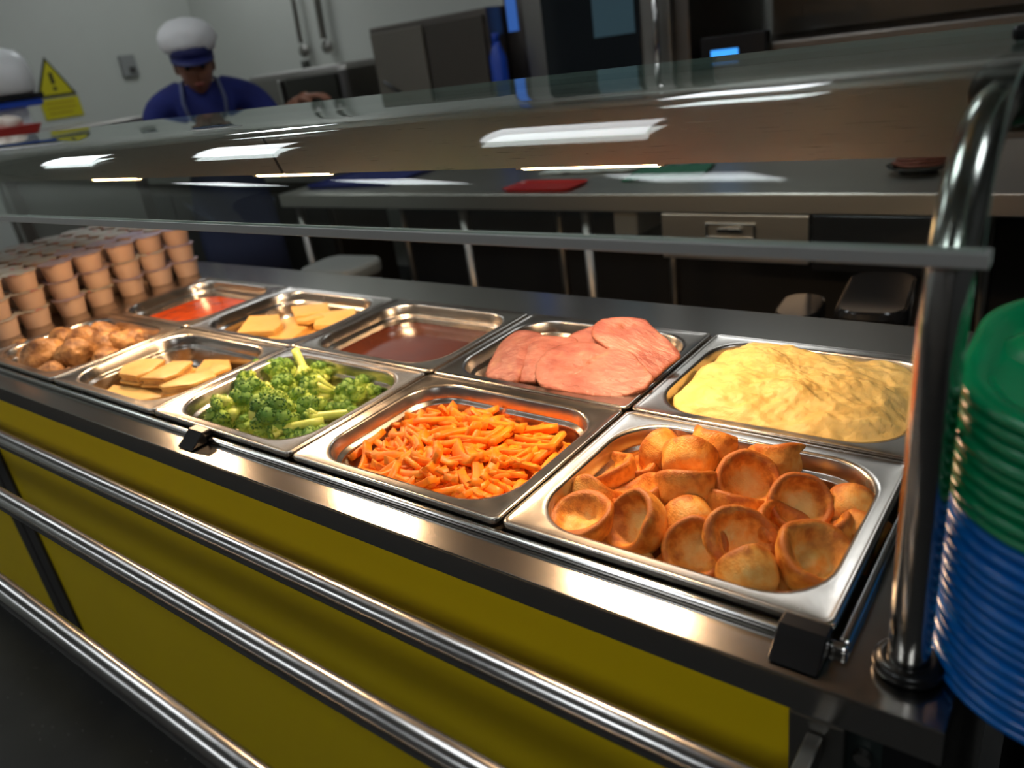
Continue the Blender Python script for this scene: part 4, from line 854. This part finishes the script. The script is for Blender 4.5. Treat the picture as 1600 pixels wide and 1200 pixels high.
obj('door', B(-.08, .32, -.166, -.151, .20, .37), mat('black window', (.02, .02, .015), .2), mw, bevel=.004)
obj('handle', B(-.12, -.10, -.18, -.151, .2, .37), M['tube'], mw, bevel=.003)
fo = thing('blue_bottle', 'blue plastic bottle beside the oven on the back table', 'bottle', (-1.70, 2.29, .9305))
obj('body', lathe(bmesh.new(), [(.034, 0), (.036, .01), (.036, .34), (.02, .38), (.014, .40)]), M['blue_pl'], fo, smooth=True)
obj('cap', lathe(bmesh.new(), [(.016, .40), (.016, .43), (.012, .434)]), M['blue_pl'], fo, smooth=True)
# hanging utensils and cables on the back wall
for x, lab, w_ in ((-3.94, 'left of the two dark hanging ladles on the back wall', .016), (-3.71, 'right of the two dark hanging ladles on the back wall', .022)):
    t = thing('hanging_ladle', lab, 'ladle', (x, 3.15, 1.95))
    obj('hook', T([(0, .05, 0), (0, -.01, 0), (0, -.02, .02)], .006, 8), M['dark_steel'], t)
    obj('handle', T([(0, -.01, .01), (-.005, -.01, -.2), (-.02, -.012, -.45)], w_, 10), M['dark_steel'], t, smooth=True)
    bm = bmesh.new(); bmesh.ops.create_uvsphere(bm, u_segments=16, v_segments=10, radius=.05)
    for v in bm.verts: v.co.y *= .5; v.co.z = v.co.z*.8-.5; v.co.x -= .02
    obj('ladle_bowl', bm, M['dark_steel'], t, smooth=True)
lc = thing('low_cabinet', 'dark steel low cabinet behind the person at the left', 'cabinet', (-3.75, 2.03, 0))
obj('body', B(-1.4, 1.3, -.16, .17, .08, .86), M['dark_steel'] if False else mat('dark brown steel', (.05, .045, .035), .4, .5), lc, bevel=.004)
for k in range(4): obj('door', B(-1.38+.67*k, -.74+.67*k, -.175, -.161, .12, .80), mat('dark door', (.022, .022, .018), .35), lc, bevel=.003)
obj('plinth', B(-1.35, 1.25, -.12, .14, 0, .08), M['void'], lc)
# left wall: warning sign, notice, socket, dispenser
def onwall(y, z): return (RX0+.001, y, z)
sg = thing('warning_sign', 'yellow triangular warning sign over a yellow text plate on the left wall', 'sign', (RX0, 2.06, 1.40))
bm = bmesh.new(); tri = [(-.13, 0), (.13, 0), (.0, .24)]
A = [bm.verts.new((.003, y, z)) for y, z in tri]; C2 = [bm.verts.new((.009, y, z)) for y, z in tri]; bm.faces.new(A); bm.faces.new(C2)
for i in range(3): bm.faces.new((A[i], A[(i+1) % 3], C2[(i+1) % 3], C2[i]))
bmesh.ops.recalc_face_normals(bm, faces=bm.faces); obj('triangle', bm, M['black_ink'], sg)
bm = bmesh.new(); tri = [(-.108, .012), (.108, .012), (.0, .215)]
A = [bm.verts.new((.0092, y, z)) for y, z in tri]; C2 = [bm.verts.new((.0105, y, z)) for y, z in tri]; bm.faces.new(A); bm.faces.new(C2)
for i in range(3): bm.faces.new((A[i], A[(i+1) % 3], C2[(i+1) % 3], C2[i]))
bmesh.ops.recalc_face_normals(bm, faces=bm.faces); obj('triangle_face', bm, M['yel_sign'], sg)
bm = bmesh.new(); box(bm, .0106, .0120, -.012, .012, .075, .145); box(bm, .0106, .0120, -.012, .012, .035, .058); obj('symbol', bm, M['black_ink'], sg)
obj('text_plate', B(.003, .008, -.12, .13, -.135, -.012), M['yel_sign'], sg)
bm = bmesh.new()
for k in range(3): box(bm, .0082, .0092, -.09, .10-.03*(k == 2), -.045-.03*k, -.036-.03*k)
obj('text_lines', bm, mat('ochre print', (.40, .26, .01), .5), sg)
nt_ = obj('wall_notice', B(RX0+.002, RX0+.006, 1.97, 2.17, 1.18, 1.215), mat('pale yellow strip', (.5, .5, .12), .5)); tag(nt_, 'narrow pale yellow strip on the wall under the warning sign', 'sign')
so = thing('wall_socket', 'small grey wall socket left of the person', 'socket', (RX0, 2.6, 1.53)); obj('back_box', B(.001, .03, -.055, .055, -.07, .07), mat('grey socket', (.28, .29, .28), .5), so, bevel=.006); obj('switch', B(.031, .036, -.01, .03, -.05, -.01), M['post_grey'], so)
so = thing('wall_socket', 'small dark round outlet on the back wall below the hanging ladles', 'socket', (-4.02, RY1, 1.36)); obj('back_box', B(-.03, .03, -.03, -.001, -.035, .035), mat('dark outlet', (.1, .1, .09), .5), so, bevel=.006); obj('switch', B(-.01, .01, -.034, -.0305, -.01, .01), M['black'], so)
# white rounded hood with a blue-lipped shelf at the far left
wd = thing('left_worktable', 'steel worktable standing at the far left of the kitchen', 'table', (-3.75, .98, 0))
obj('tabletop', B(-.55, .97, -.3, .3, 1.21, 1.25), M['prep'], wd, bevel=.004)
for sx in (-.5, .92):
    for sy in (-.26, .22): obj('leg', B(sx-.02, sx+.02, sy-.02, sy+.02, 0, 1.21), M['dark_steel'], wd)
obj('panel', B(-.5, .92, .25, .262, .1, 1.17), M['dark_steel'], wd)
fd = thing('food_mixer', 'large white rounded appliance with blue and black base at the far left', 'appliance', (-3.60, 1.02, 1.2505))
bm = bmesh.new(); loft(bm, [rrect(0, 0, .28, .13, .06, .15), rrect(0, 0, .30, .15, .09, .165), rrect(0, 0, .31, .155, .09, .22), rrect(0, 0, .30, .15, .1, .29), rrect(0, 0, .27, .13, .1, .325), rrect(0, 0, .2, .09, .08, .345), rrect(0, 0, .1, .04, .03, .35)], cap0=True, cap1=True); bmesh.ops.recalc_face_normals(bm, faces=bm.faces)
obj('housing', bm, M['white_pl'], fd, smooth=True)
obj('band', B(-.27, .30, -.14, .14, .13, .15), M['black'], fd, bevel=.004); obj('base', B(-.26, .29, -.135, .135, .10, .1295), M['blue_pl'], fd, bevel=.01)
obj('stand', B(-.2, .2, -.1, .1, 0, .10), M['white_pl'], fd, bevel=.01)
rt_ = thing('red_tray', 'red rimmed tray of wrapped food at the far left edge', 'tray', (-2.96, .80, 1.2505))
bm = bmesh.new(); loft(bm, [rrect(0, 0, .14, .09, .02, 0), rrect(0, 0, .16, .11, .03, .035), rrect(0, 0, .152, .102, .03, .036), rrect(0, 0, .13, .08, .02, .012)], cap0=True, cap1=True); bmesh.ops.recalc_face_normals(bm, faces=bm.faces); obj('dish', bm, M['red_pl'], rt_)
for k in range(4):
    bm = bmesh.new(); bmesh.ops.create_icosphere(bm, subdivisions=3, radius=.04)
    for v in bm.verts: v.co *= 1+.2*nz(v.co, 30, k); v.co.z *= .8
    o = obj('wrapped_roll', bm, mat('wrapped roll %d' % k, (.6, .52, .44), .3), None, smooth=True); o.location = (-2.96-.09+.06*k, .80+.02*(k % 2), 1.2505+.012+.034)
    tag(o, 'pale wrapped roll in the red rimmed tray, %s' % ['leftmost', 'second from the left', 'second from the right', 'rightmost'][k], 'food', 'wrapped rolls in the red tray')

# ================================================================ the cook
pr = thing('person', 'person in navy shirt and white hat bending over work behind the glass', 'person', (-2.73, 1.545, 0), math.radians(58)); pr.scale = (.965,)*3
def skin(name, verts, edges, radii, m, parent, sub=2, root=0):
    me = bpy.data.meshes.new(name); me.from_pydata(verts, edges, []); o = link(bpy.data.objects.new(name, me)); o.parent = parent
    s = o.modifiers.new('skin', 'SKIN'); s.use_smooth_shade = True
    for i, r in enumerate(radii): me.skin_vertices[0].data[i].radius = (r, r) if not isinstance(r, tuple) else r
    me.skin_vertices[0].data[root].use_root = True
    sb = o.modifiers.new('sub', 'SUBSURF'); sb.levels = sub; sb.render_levels = sub; me.materials.append(m)
    return o
# local frame: faces -y, x to the viewer's right
V = [(0, .04, .86), (0, .03, 1.02), (0, -.01, 1.17), (0, -.04, 1.30), (0, -.075, 1.375), (0, -.11, 1.42),          # pelvis..neck..skull base
     (.10, -.03, 1.315), (.195, -.03, 1.285), (.290, -.07, 1.175), (.375, -.17, 1.25), (.39, -.20, 1.265),       # her left arm (image right)
     (-.10, -.03, 1.315), (-.195, -.03, 1.285), (-.235, -.06, 1.08), (-.12, -.27, 1.10), (-.08, -.33, 1.11),
     (.09, .03, .82), (.10, .01, .46), (.10, .05, .09), (.10, -.09, .04), (-.09, .03, .82), (-.10, .01, .46), (-.10, .05, .09), (-.10, -.09, .04)]
E_ = [(0, 1), (1, 2), (2, 3), (3, 4), (4, 5), (3, 6), (6, 7), (7, 8), (8, 9), (9, 10), (3, 11), (11, 12), (12, 13), (13, 14), (14, 15), (0, 16), (16, 17), (17, 18), (18, 19), (0, 20), (20, 21), (21, 22), (22, 23)]
Rd = [.13, .12, .13, .12, .058, .055, .075, .062, .044, .030, .026, .075, .062, .044, .030, .026, .085, .058, .042, .035, .085, .058, .042, .035]
body = skin('body', V, E_, Rd, M['skin'], pr)
# hands with fingers
def hand(c, dirv, side, parent):
    d = Vector(dirv).normalized(); s = d.cross(Vector((0, 0, 1))).normalized()*side; u = s.cross(d)
    c = Vector(c); verts = [c, c+d*.045, c+d*.085]; ed = [(0, 1), (1, 2)]; rad = [(.026, .026), (.036, .018), (.036, .016)]
    for k in range(4):
        b0 = c+d*.085+s*(.027-.018*k); L_ = (.062, .072, .067, .052)[k]; i0 = len(verts)
        verts += [b0, b0+d*L_*.5-Vector((0, 0, .008)), b0+d*L_*.9-Vector((0, 0, .03))]; ed += [(2, i0), (i0, i0+1), (i0+1, i0+2)]; rad += [(.0095,)*2, (.0088,)*2, (.0075,)*2]
    i0 = len(verts); verts += [c+d*.03+s*.036, c+d*.065+s*.058-Vector((0, 0, .01)), c+d*.09+s*.062-Vector((0, 0, .022))]; ed += [(0, i0), (i0, i0+1), (i0+1, i0+2)]; rad += [(.012,)*2, (.011,)*2, (.009,)*2]
    return skin('hand', [tuple(v) for v in verts], ed, rad, M['skin'], parent, 1)
hand((.39, -.20, 1.265), (.8, -.6, .1), 1, body); hand((-.08, -.33, 1.11), (.3, -1, -.1), -1, body)
# head bowed forward
hd = Vector((0, -.120, 1.462)); tilt = Matrix.Rotation(math.radians(12), 4, 'X')
bm = bmesh.new(); bmesh.ops.create_uvsphere(bm, u_segments=40, v_segments=28, radius=1)
for v in bm.verts:
    x, y, z = v.co; p = Vector((x*.074, y*.094, z*.118))
    if z < 0: p.x *= 1-.30*(-z)**1.3; p.y *= 1-.10*(-z)
    if y < 0:
        p.y -= .020*math.exp(-((x*.074/.011)**2+((p.z+.020)/.024)**2))       # nose
        p.y += .008*math.exp(-(((abs(p.x)-.030)/.014)**2+((p.z-.006)/.012)**2)) # eye sockets
        p.y -= .006*math.exp(-((x*.074/.022)**2+((p.z+.060)/.010)**2))       # mouth
        p.y -= .008*math.exp(-((x*.074/.02)**2+((p.z+.098)/.016)**2))        # chin
    v.co = p
o = obj('head', bm, M['skin'], body, smooth=True); o.matrix_local = Matrix.Translation(hd) @ tilt
head = o
for s in (-1, 1):
    bm = bmesh.new(); bmesh.ops.create_uvsphere(bm, u_segments=12, v_segments=8, radius=.011); e1 = obj('eye', bm, M['eye'], pr, smooth=True); e1.matrix_local = Matrix.Translation(hd) @ tilt @ Matrix.Translation((s*.030, -.082, .006))
    bm = bmesh.new(); bmesh.ops.create_uvsphere(bm, u_segments=12, v_segments=8, radius=.03); 
    for v in bm.verts: v.co.x *= .35; v.co.y *= .6
    e1 = obj('ear', bm, M['skin'], pr, smooth=True); e1.matrix_local = Matrix.Translation(hd) @ tilt @ Matrix.Translation((s*.074, .01, -.005))
bm = bmesh.new(); bmesh.ops.create_uvsphere(bm, u_segments=14, v_segments=8, radius=.022)
for v in bm.verts: v.co.y *= .35; v.co.z *= .3
e1 = obj('mouth', bm, M['lip'], pr, smooth=True); e1.matrix_local = Matrix.Translation(hd) @ tilt @ Matrix.Translation((0, -.090, -.060))
# hair, hat, peak
bm = bmesh.new(); bmesh.ops.create_uvsphere(bm, u_segments=28, v_segments=18, radius=1)
for v in bm.verts: v.co = Vector((v.co.x*.083, v.co.y*.095+.012, v.co.z*.10+.018))
bmesh.ops.delete(bm, geom=[v for v in bm.verts if v.co.z < -.03 or (v.co.y < -.03 and v.co.z < .045)], context='VERTS')
o = obj('hair', bm, M['hair'], pr, smooth=True); o.matrix_local = Matrix.Translation(hd) @ tilt
bm = bmesh.new(); bmesh.ops.create_uvsphere(bm, u_segments=36, v_segments=22, radius=1)
for v in bm.verts:
    p = v.co.copy(); f = 1+.07*nz(p, 2.4, 4)+.02*math.sin(math.atan2(p.y, p.x)*14)*(1-abs(p.z))
    v.co = Vector((p.x*.118*f, p.y*.125*f+.02, p.z*.080*f+.100))
o = obj('hat', bm, M['hat'], pr, smooth=True); o.matrix_local = Matrix.Translation(hd) @ tilt
bm = bmesh.new(); rs = []
for r_, z in ((1.0, .036), (1.06, .038), (1.07, .080), (1.0, .084)):
    rs.append([Vector((.083*r_*math.cos(a), .100*r_*math.sin(a)-.002, z)) for a in (2*PI*k/32 for k in range(32))])
loft(bm, rs); 
pk = []
for k in range(17):
    a = PI+PI*k/16; pk.append((bm.verts.new((.086*math.cos(a), .104*math.sin(a), .046)), bm.verts.new((.088*math.cos(a), .146*math.sin(a)-.01, .028)), bm.verts.new((.088*math.cos(a), .146*math.sin(a)-.01, .023)), bm.verts.new((.086*math.cos(a), .104*math.sin(a), .040))))
for k in range(16):
    for j in range(4): bm.faces.new((pk[k][j], pk[k+1][j], pk[k+1][(j+1) % 4], pk[k][(j+1) % 4]))
bmesh.ops.recalc_face_normals(bm, faces=bm.faces)
o = obj('hat_band', bm, mat('dark navy band', (.004, .008, .09), .6), pr, smooth=True); o.matrix_local = Matrix.Translation(hd) @ tilt
# shirt, trousers, apron
SV = [(0, .04, .90), (0, .03, 1.02), (0, -.01, 1.17), (0, -.035, 1.31), (0, -.05, 1.365), (.10, -.03, 1.335), (.20, -.03, 1.305), (.268, -.085, 1.18), (-.10, -.03, 1.335), (-.20, -.03, 1.305), (-.240, -.055, 1.12)]
skin('shirt', SV, [(0, 1), (1, 2), (2, 3), (3, 4), (3, 5), (5, 6), (6, 7), (3, 8), (8, 9), (9, 10)], [.150, .138, .150, .132, .075, .095, .080, .066, .095, .080, .066], M['navy'], pr)
TV = [(0, .04, .90), (.09, .03, .80), (.10, .01, .46), (.10, .05, .11), (-.09, .03, .80), (-.10, .01, .46), (-.10, .05, .11)]
skin('trousers', TV, [(0, 1), (1, 2), (2, 3), (0, 4), (4, 5), (5, 6)], [.145, .105, .078, .062, .105, .078, .062], M['trouser'], pr)
for s in (-1, 1):
    skin('shoe', [(s*.10, .07, .045), (s*.10, -.02, .045), (s*.10, -.13, .035)], [(0, 1), (1, 2)], [.046, .048, .036], M['black'], pr)
bm = bmesh.new(); rows = []
for z, wd_, yy in ((1.24, .085, -.155), (1.12, .11, -.160), (1.0, .15, -.145), (.9, .17, -.125), (.7, .18, -.130), (.5, .18, -.135)):
    rows.append([Vector((wd_*(k/8*2-1), yy+.05*abs(k/8*2-1)**2, z)) for k in range(9)])
loft(bm, rows, closed=False); o = obj('apron', bm, M['apron'], pr, smooth=True); md = o.modifiers.new('t', 'SOLIDIFY'); md.thickness = .004
for s in (-1, 1): obj('apron_strap', T([(s*.075, -.158, 1.24), (s*.085, -.165, 1.32), (s*.075, -.11, 1.395), (s*.03, -.03, 1.42)], .008, 8), mat('pale strap', (.10, .12, .22), .8), pr, smooth=True)
c = cloth('wiping_cloth', 'pale blue crumpled cloth over the forearm of the person', -2.463, 1.753, .055, .04, M['cloth_lb'], 8, 1.0); c.location.z = 1.192
